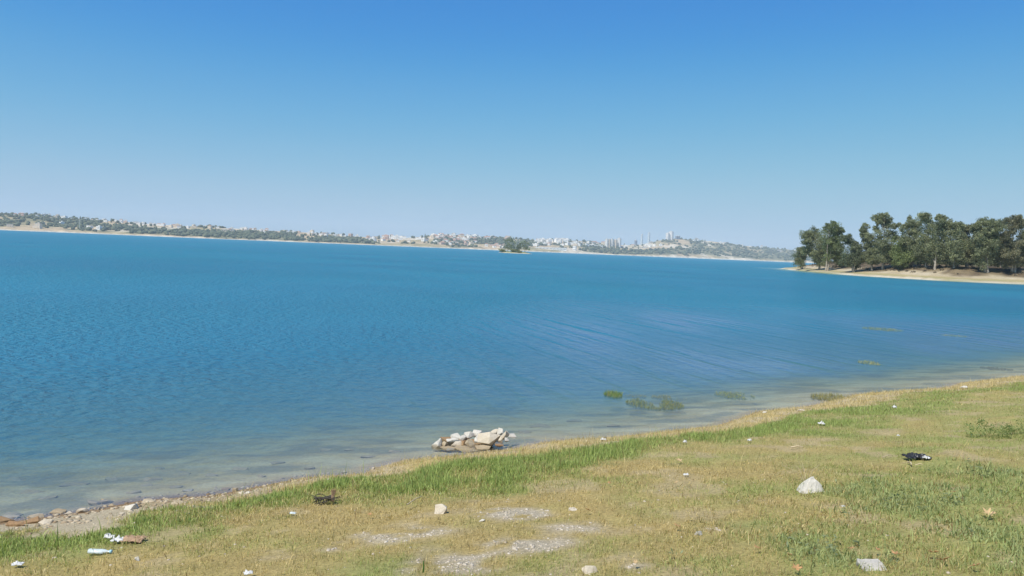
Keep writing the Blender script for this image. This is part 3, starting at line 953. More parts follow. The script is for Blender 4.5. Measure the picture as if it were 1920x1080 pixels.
def house_mesh(w, d, h, roof, wall, seed):
    r_ = random.Random(seed)
    bm = bmesh.new()
    add_box(bm, -w / 2, w / 2, -d / 2, d / 2, -3, h, 0)
    fl = max(1, int(h // 3))
    for k in range(fl):
        nw = max(2, int(w // 3.2))
        for j in range(nw):
            cx = -w / 2 + (j + .5) * w / nw
            add_box(bm, cx - .48, cx + .48, -d / 2 - .04, -d / 2 + .1, k * 3 + .9, k * 3 + 2.1, 2)
        if r_.random() < .5:
            add_box(bm, -w * .3, w * .35, -d / 2 - 1.3, -d / 2 - .05, k * 3 - .1, k * 3 + .12, 0)
    if roof == 'flat':
        add_box(bm, -w / 2 - .2, w / 2 + .2, -d / 2 - .2, d / 2 + .2, h + .002, h + .45, 1)
        if r_.random() < .6:
            add_box(bm, -w * .1, w * .2, -d * .2, d * .2, h + .46, h + 2.4, 0)
    else:
        e = .5
        a = [bm.verts.new(p) for p in ((-w / 2 - e, -d / 2 - e, h + .01), (w / 2 + e, -d / 2 - e, h + .01), (w / 2 + e, d / 2 + e, h + .01), (-w / 2 - e, d / 2 + e, h + .01))]
        rr_ = d * .35
        t = [bm.verts.new((-w / 2 + rr_, 0, h + d * .22)), bm.verts.new((w / 2 - rr_, 0, h + d * .22))]
        for f_ in ((a[0], a[1], t[1], t[0]), (a[1], a[2], t[1]), (a[2], a[3], t[0], t[1]), (a[3], a[0], t[0]), (a[3], a[2], a[1], a[0])):
            bm.faces.new(f_).material_index = 1
    return bm_mesh("house", bm, [wall, M_TILES if roof == 'hip' else M_FLATROOF, M_PANE])


HM = {}
for wi, wall in enumerate(M_WALLS):
    for rf in ('flat', 'hip'):
        HM[(wi, rf)] = [house_mesh(w, d, h, rf, wall, wi * 10 + k) for k, (w, d, h) in enumerate(((10, 9, 6.2), (14, 10, 6.4), (12, 10, 9.3), (18, 11, 6.2)))]
HC = [  # px range, slope range, count, wall choice weights, hip share, label, scale
    (-60, 120, .80, 1.0, 22, (.7, .2, .1, 0), .3, "small pale house along the ridge top at the far left", .72),
    (120, 300, .86, 1.02, 24, (.8, .1, .05, .05), .2, "tiny white house on the low ridge behind the left shore", .62),
    (0, 190, .07, .4, 9, (.2, .5, .1, .2), .0, "low pale building on the sandy lower slope at the left", .8),
    (300, 470, .75, 1.0, 28, (.7, .15, .15, 0), .35, "white house above the dark waterside wood", .72),
    (470, 700, .55, 1.0, 40, (.6, .2, .2, 0), .3, "white house on the slope between the dark wood and the pale waterside bank", .8),
    (690, 800, .4, 1.0, 22, (.7, .2, .1, 0), .3, "small white house scattered over the tan slope left of the town", .95),
    (812, 890, .14, .72, 52, (.35, .3, .35, 0), .7, "pinkish house in the dense estate on the lower town slope", .9),
    (800, 955, .78, 1.02, 30, (.7, .15, .15, 0), .3, "white house on the skyline of the hillside town", 1.05),
    (905, 945, .06, .24, 9, (.3, .3, .4, 0), .8, "tile roofed pink house near the water just left of the islet", .9),
    (1000, 1130, .42, 1.02, 46, (.75, .15, .05, .05), .2, "white house on the pale built-up ridge right of the islet", 1.1),
    (1140, 1240, .55, .95, 12, (.6, .2, .1, .1), .3, "small building on the saddle below the apartment towers", 1.0),
    (1290, 1500, .88, 1.02, 12, (.7, .2, 0, .1), .1, "tiny white building along the crest of the right far hill", .9)]
for (p0, p1, v0, v1, n_, wts, hip, lab, sc_) in HC:
    for _ in range(n_):
        P_ = g.uniform(p0, p1); v_ = g.uniform(v0, v1)
        x_, y_ = far_xy(P_, v_); z_ = float(far_z(P_, v_))
        me = HM[(int(g.choice(4, p=wts)), 'hip' if g.random() < hip * .6 else 'flat')][int(g.integers(0, 4))]
        o = link("house", me, None, (float(x_), float(y_), z_ + .4)); o.rotation_euler.z = g.normal() * .35 + math.atan2(-float(x_), float(y_)) * .6
        s_ = sc_ * g.uniform(.8, 1.15) * (1.15 if y_ > 2600 else 1.0); o.scale = (s_,) * 3
        tag(o, lab, "house", "houses: " + lab)


def slab_building(name, P_, v_, wpx, hpx, depth, wall, label, cat, bays, floors, group=None, roof_box=True, glass=False, base_drop=6):
    """a larger far building with its own wall, window strips and roof"""
    x_, y_ = [float(t) for t in far_xy(P_, v_)]; z_ = float(far_z(P_, v_))
    k = y_ / F; w = wpx * k * (1.15 if hpx > wpx else 1); h = hpx * k * (1.25 if hpx > wpx else 1)
    root = empty(name, (x_, y_, z_), label, cat, group)
    root.rotation_euler.z = math.atan2(-x_, y_) * .6 + (-.42 if h > w * 1.2 else 0)
    bm = bmesh.new(); add_box(bm, -w / 2, w / 2, 0, depth, -base_drop, h)
    link("wall", bm_mesh("wall", bm, [wall]), root)
    bm = bmesh.new()
    for b_ in range(bays):
        cx = -w / 2 + (b_ + .5) * w / bays
        for f_ in range(floors):
            z0 = (f_ + .28) * h / floors
            add_box(bm, cx - w / bays * .2, cx + w / bays * .2, -.25, .02, z0, z0 + h / floors * .4)
    link("window_rows", bm_mesh("window_rows", bm, [M_PANE]), root)
    bm = bmesh.new(); add_box(bm, -w / 2 - .3, w / 2 + .3, -.3, depth + .3, h + .003, h + .8)
    if roof_box: add_box(bm, -w * .2, w * .15, depth * .3, depth * .7, h + .81, h + 4)
    link("roof", bm_mesh("roof", bm, [M_FLATROOF]), root)
    return root


TG = "pale apartment towers on the saddle"
for k, (P_, w_, h_, lab) in enumerate([(1132.5, 4, 12, "slim white tower block, leftmost of the row on the saddle"), (1137, 4, 12, "cream tower block, second of the row on the saddle"), (1142, 4.2, 12.5, "bright white tower block in the middle of the row on the saddle"),
                                        (1148.5, 5, 12, "cream tower block right of the row's middle gap"), (1155.5, 5, 14, "tallest white tower block at the right end of the row on the saddle")]):
    slab_building("apartment_tower", P_, .62, w_, h_, 16, M_WALLS[0] if k in (0, 2, 4) else M_WALLS[1], lab, "tower block", 3, 14, TG)
M_GLASSY = simple_mat("pale_blue_cladding", (.62, .70, .74), .35, .5)
M_BLUEGREY = simple_mat("blue_grey_cladding", (.22, .26, .32), .5, .4)
slab_building("slim_tower", 1198, .97, 2.4, 15, 14, M_GLASSY, "slim pale blue skyscraper, left of the matching two", "skyscraper", 3, 22, "slim skyscrapers")
slab_building("slim_tower", 1211, .97, 2.6, 15.5, 14, M_GLASSY, "slim pale blue skyscraper, right of the matching two", "skyscraper", 3, 22, "slim skyscrapers")
slab_building("dark_block", 1187, .97, 3.2, 7, 14, M_BLUEGREY, "short dark block left of the slim skyscrapers", "building", 3, 8)
slab_building("hilltop_block", 1245.6, .96, 4.2, 10.5, 22, M_WALLS[0], "bright white apartment block on the hilltop, left half of the pair", "tower block", 4, 13, "hilltop tower blocks")
slab_building("hilltop_block", 1251.8, .96, 6.0, 12.0, 22, M_WALLS[0], "taller white apartment block on the hilltop, right half of the pair", "tower block", 5, 14, "hilltop tower blocks")
slab_building("dark_block", 1263, .96, 3, 4.5, 14, M_BLUEGREY, "small blue grey block left of its twin, beside the hilltop apartments", "building", 3, 4)
slab_building("dark_block", 1267, .96, 3, 4.8, 14, M_BLUEGREY, "small blue grey block at the right end of the hilltop group", "building", 3, 4)
slab_building("colonnade_hall", 1030, .10, 58, 4.2, 20, M_WALLS[0], "long low white building with dark bays near the water right of the islet", "hall", 22, 1, None, False)
slab_building("white_hall", 816, .86, 26, 3.6, 24, M_WALLS[0], "long white flat roofed hall on the upper town slope", "hall", 9, 1, None, False)
slab_building("walled_building", 424, .50, 22, 6, 18, M_WALLS[1], "broad beige building standing in the gap of the dark wood", "building", 7, 2, None, False)
slab_building("white_pavilion", 1073, .12, 5, 6.5, 10, M_WALLS[0], "small bright white upright building right of the long low hall", "building", 2, 2, None, False)
slab_building("white_hall", 1047, .93, 22, 4, 18, M_WALLS[0], "broad white block on the skyline right of the islet", "building", 8, 2, None, False)
slab_building("white_hall", 1455, .72, 12, 3, 14, M_WALLS[3], "pale grey shed on the far right hillside near the spit", "shed", 5, 1, None, False)
M_POLE = simple_mat("galvanised_pole", (.55, .56, .57), .5, .5)
for (P_, v_, h_, lab) in ((873.5, .05, 14, "tall thin pale mast at the foot of the hillside town"), (146.5, .12, 18, "thin pale mast on the sandy left far shore"), (837, .1, 9, "short pale mast left of the dense estate")):
    x_, y_ = [float(t) for t in far_xy(P_, v_)]; z_ = float(far_z(P_, v_)); hh_ = h_ / F * y_
    o = link("lamp_mast", tubes_mesh("lamp_mast", [([(0, 0, -2), (0, 0, hh_ * .5), (0, 0, hh_)], [.45, .4, .3]), ([(-2, 0, hh_), (0, 0, hh_ + .1), (2, 0, hh_)], [.25, .3, .25])], M_POLE, 6), None, (x_, y_, z_))
    tag(o, lab, "mast")

# ------------------------------------------------------------------ stones


def stone_mat(name, a, b, scale=9.0, bump=.5):
    m = NT(name)
    P = m.obj()
    n1 = m.noise(scale, 5, .65, P); n2_ = m.noise(scale * 6, 3, .7, P)
    c = m.mixc(n1, a, b)
    c = m.mixc(.7, c, m.ramp(n2_, [(.3, .75), (.7, 1.15)]), 'MULTIPLY')
    # silt and wet stain where a stone stands in the lake
    sx = m.n("SeparateXYZ"); m.l(m.pos(), sx.inputs[0])
    wet = m.ramp(m.math('ADD', m.math('MULTIPLY', sx.outputs['Z'], 6.0), m.math('MULTIPLY', n1, .35)), [(.28, 1.0), (.50, 0.0)])
    c = m.mixc(m.math('MULTIPLY', wet, .6), c, (.27, .20, .12))
    return m.done(m.bsdf(c, .9, .15, m.bump(m.math('ADD', n1, m.math('MULTIPLY', n2_, .4)), bump, .015)))


M_WHITE = stone_mat("white_limestone", (.50, .45, .37), (.66, .62, .54))
M_CREAM = stone_mat("cream_limestone", (.47, .39, .28), (.62, .55, .44))
M_TAN = stone_mat("tan_limestone", (.36, .28, .18), (.50, .42, .30))
M_BROWN = stone_mat("wet_brown_stone", (.22, .13, .07), (.36, .23, .12))
M_GREYST = stone_mat("grey_stone", (.36, .33, .28), (.56, .52, .46))
M_DARKSLAB = stone_mat("drowned_slab", (.24, .21, .15), (.34, .31, .22))
M_BEDSTONE = stone_mat("silted_slab", (.34, .29, .20), (.46, .41, .31))


def stone_mesh(name, dims, seed, mat, pts=13, blocky=.5):
    r_ = np.random.default_rng(seed)
    p = r_.normal(size=(pts, 3)); p /= np.linalg.norm(p, axis=1)[:, None]
    inf = p / np.max(np.abs(p), axis=1)[:, None]
    p = (p * (1 - blocky) + inf * blocky) * (0.85 + .3 * r_.random((pts, 1)))
    p = (p - (p.max(0) + p.min(0)) / 2) / (p.max(0) - p.min(0)) * np.array(dims)
    bm = bmesh.new()
    for q_ in p: bm.verts.new(q_)
    res = bmesh.ops.convex_hull(bm, input=bm.verts)
    bmesh.ops.delete(bm, geom=[v for v in bm.verts if not v.link_faces], context='VERTS')
    mn = min(dims)
    bmesh.ops.bevel(bm, geom=bm.edges[:] , offset=mn * .07, segments=2, profile=.6, affect='EDGES', clamp_overlap=True)
    bmesh.ops.triangulate(bm, faces=[f_ for f_ in bm.faces if len(f_.verts) > 4])
    bmesh.ops.subdivide_edges(bm, edges=[e for e in bm.edges if e.calc_length() > mn * .35], cuts=1, use_grid_fill=True)
    for v in bm.verts:
        n_ = (vnoise(np.array([v.co.x / mn * 3.1 + seed]), np.array([v.co.y / mn * 3.1 + v.co.z / mn * 2.3]), seed)[0] - .5)
        v.co += v.normal * n_ * mn * .09
    for f_ in bm.faces: f_.smooth = False
    return bm_mesh(name, bm, [mat])


def hull_mesh(name, pts, mat, bev=.012, seed=1):
    bm = bmesh.new()
    for q_ in pts: bm.verts.new(q_)
    bmesh.ops.convex_hull(bm, input=bm.verts)
    bmesh.ops.bevel(bm, geom=bm.edges[:], offset=bev, segments=2, profile=.6, affect='EDGES', clamp_overlap=True)
    bmesh.ops.triangulate(bm, faces=[f_ for f_ in bm.faces if len(f_.verts) > 4])
    for _ in range(2):
        bmesh.ops.subdivide_edges(bm, edges=[e for e in bm.edges if e.calc_length() > .045], cuts=1, use_grid_fill=True)
    for v in bm.verts:
        v.co += v.normal * (fbm(np.array([v.co.x * 22 + seed]), np.array([v.co.y * 22 + v.co.z * 17]), seed, 3)[0] - .5) * .022
    return bm_mesh(name, bm, [mat])


def put_stone(px, py, wpx, hpx, mat, label, seed, depth=None, sink=.25, rot=None, name="stone", cat="stone", group=None, z=None, tilt=(0, 0), dy=0.0, blocky=.5):
    """a stone seen wpx wide and hpx high with its middle at px, py"""
    c = hit(px, py + hpx * .5)
    y = c.y + dy
    k = y / F
    w = wpx * k * (1.15 if hpx > wpx else 1); h = hpx * k * (1.25 if hpx > wpx else 1)
    dpt = depth if depth else w * .7
    g_ = max(float(height(np.array([c.x]), np.array([y]))[0]), -9)
    lo = z if z is not None else g_
    o = link(name, stone_mesh(name, (w, dpt, h * (1 + sink)), seed, mat, blocky=blocky), None, (c.x + 0.0, y, lo + h * (1 + sink) / 2 - h * sink))
    o.rotation_euler = (tilt[0], tilt[1], rot if rot is not None else (seed * 1.7 % .6 - .3))
    return tag(o, label, cat, group)


# the little cairn of limestone standing in the shallows
PD = hit(880, 839).y
KZ = PD / F / 10.667
PILE = [  # zoom x, zoom y, w, h (10.667 zoom pixels to a photo pixel, origin 800,790), row behind, material, label, tilt
    (215, 445, 200, 200, .00, M_WHITE, "pointed white rock at the left end of the rock pile", (0, .5), .2),
    (365, 455, 130, 110, .03, M_TAN, "small brown rock right of the pointed white one in the pile", (0, 0), .5),
    (545, 385, 290, 95, .22, M_WHITE, "flat white slab low on the left of the rock pile", (.1, -.15), .6),
    (600, 455, 190, 110, .08, M_CREAM, "pale rock with a dark hollow under the flat white slab", (.2, .2), .6),
    (590, 310, 210, 130, .40, M_WHITE, "long white rock at the upper left of the rock pile", (0, .15), .4),
    (732, 325, 130, 140, .36, M_GREYST, "grey white rock wedged left of the blocky top rock", (.1, .3), .5),
    (870, 285, 235, 170, .42, M_WHITE, "blocky white rock on top of the middle of the pile", (.15, .05), .8),
    (1010, 245, 190, 130, .50, M_WHITE, "white rock behind and right of the blocky top rock", (.0, .2), .4),
    (1040, 300, 130, 90, .34, M_GREYST, "small grey rock tucked above the big cream slab", (.1, .1), .5),
    (1235, 355, 410, 240, .10, M_CREAM, "biggest rock of the pile, a broad cream slab leaning to the front", (-.55, .08), .7),
    (865, 430, 175, 140, .02, M_TAN, "square tan block at the front middle of the pile", (.1, -.1), .9),
    (755, 440, 100, 100, .06, M_BROWN, "brown rock left of the square tan block in the pile", (0, .1), .6),
    (990, 380, 105, 100, .10, M_WHITE, "small white wedge left of the big cream slab", (.2, -.5), .4),
    (1320, 225, 235, 130, .42, M_CREAM, "long cream rock at the upper right of the pile", (.05, -.12), .5),
    (1480, 205, 130, 150, .40, M_WHITE, "rounded white rock, topmost of the pile at the right", (.1, .2), .3),
    (1445, 360, 150, 130, .14, M_CREAM, "cream rock right of the big slab in the pile", (.1, .1), .5),
    (1555, 295, 120, 190, .18, M_CREAM, "cream rock leaning steeply at the right of the pile", (.1, .75), .7),
    (1600, 370, 90, 90, .12, M_GREYST, "small rock at the front right foot of the pile", (0, .1), .5),
    (1690, 275, 190, 80, .36, M_GREYST, "low grey brown rock at the right tip of the pile", (0, .1), .5),
    (420, 540, 330, 60, -.06, M_TAN, "flat tan slab awash at the front left of the pile", (.05, 0), .8),
    (790, 560, 430, 60, -.10, M_TAN, "broad tan slab awash at the front middle of the pile", (.05, .03), .8),
    (1120, 520, 300, 60, -.02, M_TAN, "tan slab awash below the big cream slab", (.05, -.03), .8),
    (1450, 480, 170, 50, .02, M_BROWN, "brown slab awash at the front right of the pile", (.0, 0), .8)]
for k, (zx, zy, w, h, row, mt, lab, tl, bl) in enumerate(PILE):
    y = PD + row
    k2 = y / F / 10.667
    p = px_point(800 + zx / 10.667, 790 + zy / 10.667, y)
    ww = w * k2 * 1.12; hv = h * k2 * 1.12
    ext_ = 0.0
    if k == 0:      # the pointed one: a split flake standing on end
        pm = hull_mesh("rock", [(a_ * ww, b_, c_ * hv) for a_, b_, c_ in ((-.5, -.05, -.12), (-.2, -.07, .12), (.28, .0, .52), (.34, .02, .40), (.42, -.03, -.3), (.5, .05, -.55), (-.2, -.06, -.5), (-.55, .06, -.5), (0, .10, .1), (.1, -.09, -.1), (.1, .1, -.55))], mt, .006, 9)
        o = link("rock", pm, None, (p[0], y, p[2]))
    else:
        o = link("rock", stone_mesh("rock", (ww, max(ww * .6, .14), hv + ext_), 500 + k * 3, mt, 12, bl), None, (p[0], y, p[2]))
        o.rotation_euler = (tl[0], tl[1], random.uniform(-.25, .25))
    tag(o, lab, "rock", "rock pile in the shallows")
# fill stones that carry the upper rocks
tag(link("rock", stone_mesh("rock", (1.05, .42, .24), 611, M_BROWN, 16, .6), None, (float(px_point(885, 830, PD + .4)[0]), PD + .40, -.07)), "brown bottom rock that carries the upper rocks of the pile", "rock", "rock pile in the shallows")

SH = "stones along the stony water's edge"
EDGE = [(22, 962, 32, 7, M_CREAM, "flat cream slab at the left edge on the wet shore", .3), (20, 953, 38, 6, M_DARKSLAB, "dark slab just awash behind the flat cream one", .3), (68, 967, 29, 7, M_CREAM, "oblong cream stone on the ochre bank near the left edge", .4),
        (12, 972, 34, 9, M_BROWN, "brown block under the flat cream slab at the left edge", .4), (62, 975, 34, 10, M_BROWN, "brown block carrying the oblong cream stone", .5), (34, 980, 40, 9, M_BROWN, "long brown stone on the wet bank", .5),
        (110, 955, 34, 8, M_TAN, "tan ridge stone sloping into the water", .6), (130, 963, 18, 6, M_CREAM, "small cream stone right of the tan ridge stone", .4), (154, 957, 24, 8, M_CREAM, "rounded cream stone on the pebbles", .4),
        (188, 953, 10, 6, M_GREYST, "small grey stone between the rounded cream one and the white wedge", .3), (246, 949, 32, 12, M_WHITE, "big white wedge stone with a dark end on the pebble bank", .5),
        (176, 931, 30, 9, M_TAN, "tan stone standing in shallow water, left of two", .5), (199, 932, 24, 9, M_TAN, "tan stone with a dark face in shallow water, right of two", .5), (86, 977, 28, 8, M_CREAM, "cream stone half buried in pebbles near the left", .5),
        (228, 963, 10, 5, M_CREAM, "small cream pebble stone below the white wedge", .4), (405, 906, 9, 9, M_CREAM, "upright cream stone standing in the shallows", .3), (423, 912, 20, 5, M_BROWN, "reddish flat stone awash right of the upright one", .5), (440, 918, 12, 7, M_TAN, "tan stone at the water's edge beside the reddish flat one", .5),
        (452, 923, 12, 5, M_CREAM, "small cream stone on the water's edge", .4), (464, 923, 13, 5, M_WHITE, "small white stone on the water's edge", .4), (335, 942, 32, 5, M_TAN, "flat tan stone in the pebble bank", .6), (352, 908, 20, 4, M_GREYST, "thin grey slab breaking the water", .3),
        (648, 881, 12, 4, M_CREAM, "pale flat stone at the water's edge above the green bank", .4), (699, 878, 7, 5, M_WHITE, "tiny white stone in the straw at the water's edge", .3), (615, 900, 13, 5, M_WHITE, "white stone peeping from the top of the green grass", .3),
        (282, 939, 30, 4, M_TAN, "flat tan stone behind the white wedge", .5), (210, 946, 14, 4, M_TAN, "little tan stone left of the white wedge", .4)]
for k, (px, py, w, h, mt, lab, sk) in enumerate(EDGE):
    put_stone(px, py, w, h, mt, lab, 700 + k, sink=sk + .3, group=SH, blocky=.7)
c = hit(1521, 921); kk = c.y / F
o = link("stone", hull_mesh("stone", [(dx * kk, dy, dz * kk) for dx, dy, dz in ((-27, -.05, -8), (-20, -.08, 0), (-10, -.04, 16), (-3, 0, 27), (3, .02, 27.5), (9, -.01, 22), (18, -.02, 12), (24, -.04, -1), (26, .05, -8), (-16, .10, 6), (12, .10, 12), (0, -.10, -6), (18, .12, -5), (-20, .12, -6))], M_WHITE, .01, 3), None, c)
tag(o, "large pale peaked stone in the grass with dry stalks behind it", "stone")
c = hit(1636, 1068); kk = c.y / F
o = link("stone", hull_mesh("stone", [(dx * kk, dy, dz * kk) for dx, dy, dz in ((-24, -.03, 4), (-22, .06, 13), (-26, .02, 10), (18, .07, 13), (22, .02, 10), (26, -.03, -2), (20, -.06, -4), (-14, -.06, -4), (-20, -.05, -8), (24, .05, -8), (-22, .08, -8))], M_GREYST, .008, 5), None, c)
tag(o, "flat pale stone in the weeds at the bottom right", "stone")
put_stone(826, 954, 26, 17, M_CREAM, "pale rounded stone in the dry grass above the gravel patch", 815, sink=.5, blocky=.3)
put_stone(1104, 1069, 32, 13, M_CREAM, "flat pale stone flush with the turf at the bottom edge", 816, sink=.8, blocky=.5)
put_stone(257, 1048, 11, 8, M_WHITE, "small white round stone below the plastic bottle", 817, sink=.3, blocky=.2)
put_stone(1808, 726, 15, 6, M_WHITE, "white flat stone on the grass near the far right shore", 818, sink=.3, blocky=.6)
put_stone(1749, 728, 11, 4, M_CREAM, "thin pale stone on the straw at the right shoreline", 819, sink=.3, blocky=.6)
put_stone(1434, 773, 9, 3.5, M_WHITE, "small pale stone at the shoreline below the water plants", 820, sink=.3, blocky=.6)
put_stone(1502, 769, 14, 3, M_CREAM, "thin pale slab on the straw by the shore", 821, sink=.3, blocky=.6)
put_stone(1311, 999, 18, 8, M_GREYST, "grey stone half sunk in the turf right of the gravel", 822, sink=.8, blocky=.4)
put_stone(903, 975, 13, 5, M_WHITE, "small chalky stone right of the pale rounded one", 824, sink=.6, blocky=.4)
put_stone(1074, 955, 18, 4, M_CREAM, "thin pale stone lying in the dry turf, middle of the bank", 826, sink=.5, blocky=.5)

# drowned slabs and bed stones, seen through the shallow water
DS = [(140, 910, 46, 5), (285, 900, 34, 6), (275, 912, 20, 4), (395, 893, 24, 4), (300, 880, 18, 4), (60, 925, 40, 6), (90, 935, 30, 4), (210, 900, 26, 4), (345, 890, 22, 5), (450, 880, 30, 5), (520, 870, 26, 5), (610, 845, 22, 4), (580, 880, 20, 4), (655, 845, 18, 4), (490, 895, 20, 4),
      (250, 925, 26, 5), (330, 915, 24, 5), (740, 848, 20, 4), (690, 858, 26, 4), (30, 900, 36, 6), (985, 812, 24, 4), (1010, 800, 40, 5), (1075, 790, 30, 4), (1150, 800, 26, 4), (985, 753, 22, 3), (925, 725, 18, 3)]
for k, (px, py, w, h) in enumerate(DS):
    d = ray(px, py); t = np.linspace(4, 40, 1200); zz = H + d[2] * t
    gz = height(d[0] * t, d[1] * t); i_ = int(np.argmax(zz <= gz)); c = (d[0] * t[i_], d[1] * t[i_], gz[i_])
    kk = c[1] / F
    o = link("sunken_stone", stone_mesh("sunken_stone", (w * kk * 1.1, w * kk * .6, .055), 900 + k, [M_DARKSLAB, M_TAN, M_BEDSTONE, M_BEDSTONE][k % 4], 12, .7), None, (c[0], c[1], c[2] + .008))
    o.rotation_euler = (0, 0, random.uniform(-.2, .5))
    tag(o, "flat stone slab lying under the shallow water off the bank", "stone", "slabs under the shallow water")

# loose pebbles: shore band and bare patches
g = np.random.default_rng(12)
lib = []
for k in range(12):
    v = ICO_V[:] * (0.8 + .4 * g.random((len(ICO_V), 1))) * np.array((1, .8, .55)); lib.append(v)
ico1 = bmesh.new(); bmesh.ops.create_icosphere(ico1, subdivisions=1, radius=1.0)
I1V = np.array([v.co[:] for v in ico1.verts]); I1F = np.array([[v.index for v in f_.verts] for f_ in ico1.faces]); ico1.free()


def pebble_field(name, x, y, size, cols, sink=.35):
    z = height(x, y)
    V = []; C = []; Fc = []
    for j in range(len(x)):
        s_ = size[j]
        v = I1V * (0.75 + .5 * g.random((len(I1V), 1))) * np.array((s_ * g.uniform(.8, 1.6), s_, s_ * g.uniform(.4, .7)))
        a = g.uniform(0, 3.14); ca, sa = math.cos(a), math.sin(a)
        v = np.stack([v[:, 0] * ca - v[:, 1] * sa, v[:, 0] * sa + v[:, 1] * ca, v[:, 2]], 1)
        V.append(v + np.array((x[j], y[j], z[j] + s_ * (.4 - sink)))); C.append(np.repeat(cols[j][None], len(v), 0)); Fc.append(I1F + j * len(I1V))
    m_ = bpy.data.materials.get("pebbles")
    if m_ is None:
        q_ = NT("pebbles"); m_ = q_.done(q_.bsdf(q_.attr("col").outputs['Color'], .9, .15))
    return tag(link(name, mesh_np(name, np.concatenate(V), [np.concatenate(Fc)], m_, {"col": np.concatenate(C)})), kind='stuff')


N = 60000
x = g.uniform(-9, 1, N); y = g.uniform(6, 13.5, N)
s = shore_dist(x, y); Z = zones(x, y, s)
wgt = (1 - sstep(.3, 1.7 * (.25 + .75 * Z['left']), s)) * sstep(-.55, -.05, s) * (.12 + .88 * Z['left']) 
k = g.random(N) < wgt * .34
x, y, s = x[k], y[k], s[k]
sz = 0.006 + .03 * g.random(len(x)) ** 4
pc = mix((.24, .165, .095), (.55, .46, .33), g.random(len(x))) * (0.75 + .25 * sstep(-.05, .2, s))[:, None]
pebble_field("shore_pebbles", x, y, sz, pc)
N = 60000
x = g.uniform(-4, 3.5, N); y = g.uniform(4.2, 9, N)
Z = zones(x, y, shore_dist(x, y))
k = g.random(N) < sstep(.25, .9, Z['gravel']) * .55 + .005
x, y = x[k], y[k]
pebble_field("gravel", x, y, 0.004 + .013 * g.random(len(x)) ** 2.5, mix((.40, .33, .24), (.56, .49, .39), g.random(len(x))))

# ------------------------------------------------------------------ grass


def blades(name, x, y, z, L, W, lean, tip, base, mat, seg2):
    n_ = len(x)
    a = g.uniform(0, 2 * math.pi, n_); b = g.uniform(0, 2 * math.pi, n_)
    wv = np.stack([np.cos(a), np.sin(a), np.zeros(n_)], 1) * (W / 2)[:, None]
    dv = np.stack([np.cos(b), np.sin(b), np.zeros(n_)], 1)
    p = np.stack([x, y, z - .006], 1)
    up = np.array((0, 0, 1.0))
    midp = p + up * (L * .55 * np.cos(lean * .6))[:, None] + dv * (L * .55 * np.sin(lean * .6))[:, None]
    tipp = midp + up * (L * .45 * np.cos(lean * 1.6))[:, None] + dv * (L * .45 * np.sin(lean * 1.6))[:, None]
    if seg2:
        V = np.stack([p - wv, p + wv, midp + wv * .8, midp - wv * .8, tipp], 1).reshape(-1, 3)
        o_ = np.arange(n_)[:, None] * 5
        fs = [o_ + np.array([[0, 1, 2, 3]]), o_ + np.array([[3, 2, 4]])]
        mc = (base + tip) / 2
        C = np.stack([base, base, mc, mc, tip], 1).reshape(-1, 3)
    else:
        V = np.stack([p - wv, p + wv, tipp], 1).reshape(-1, 3)
        o_ = np.arange(n_)[:, None] * 3
        fs = [o_ + np.array([[0, 1, 2]])]
        C = np.stack([base, base, tip], 1).reshape(-1, 3)
    return mesh_np(name, V, fs, mat, {"col": C})


def scatter(r0, r1, dens):
    n_ = int(dens * 0.5 * (r1 * r1 - r0 * r0) * rad(96))
    r_ = np.sqrt(g.uniform(r0 * r0, r1 * r1, n_)); a = g.uniform(rad(-46), rad(50), n_)
    return r_ * np.sin(a), r_ * np.cos(a)


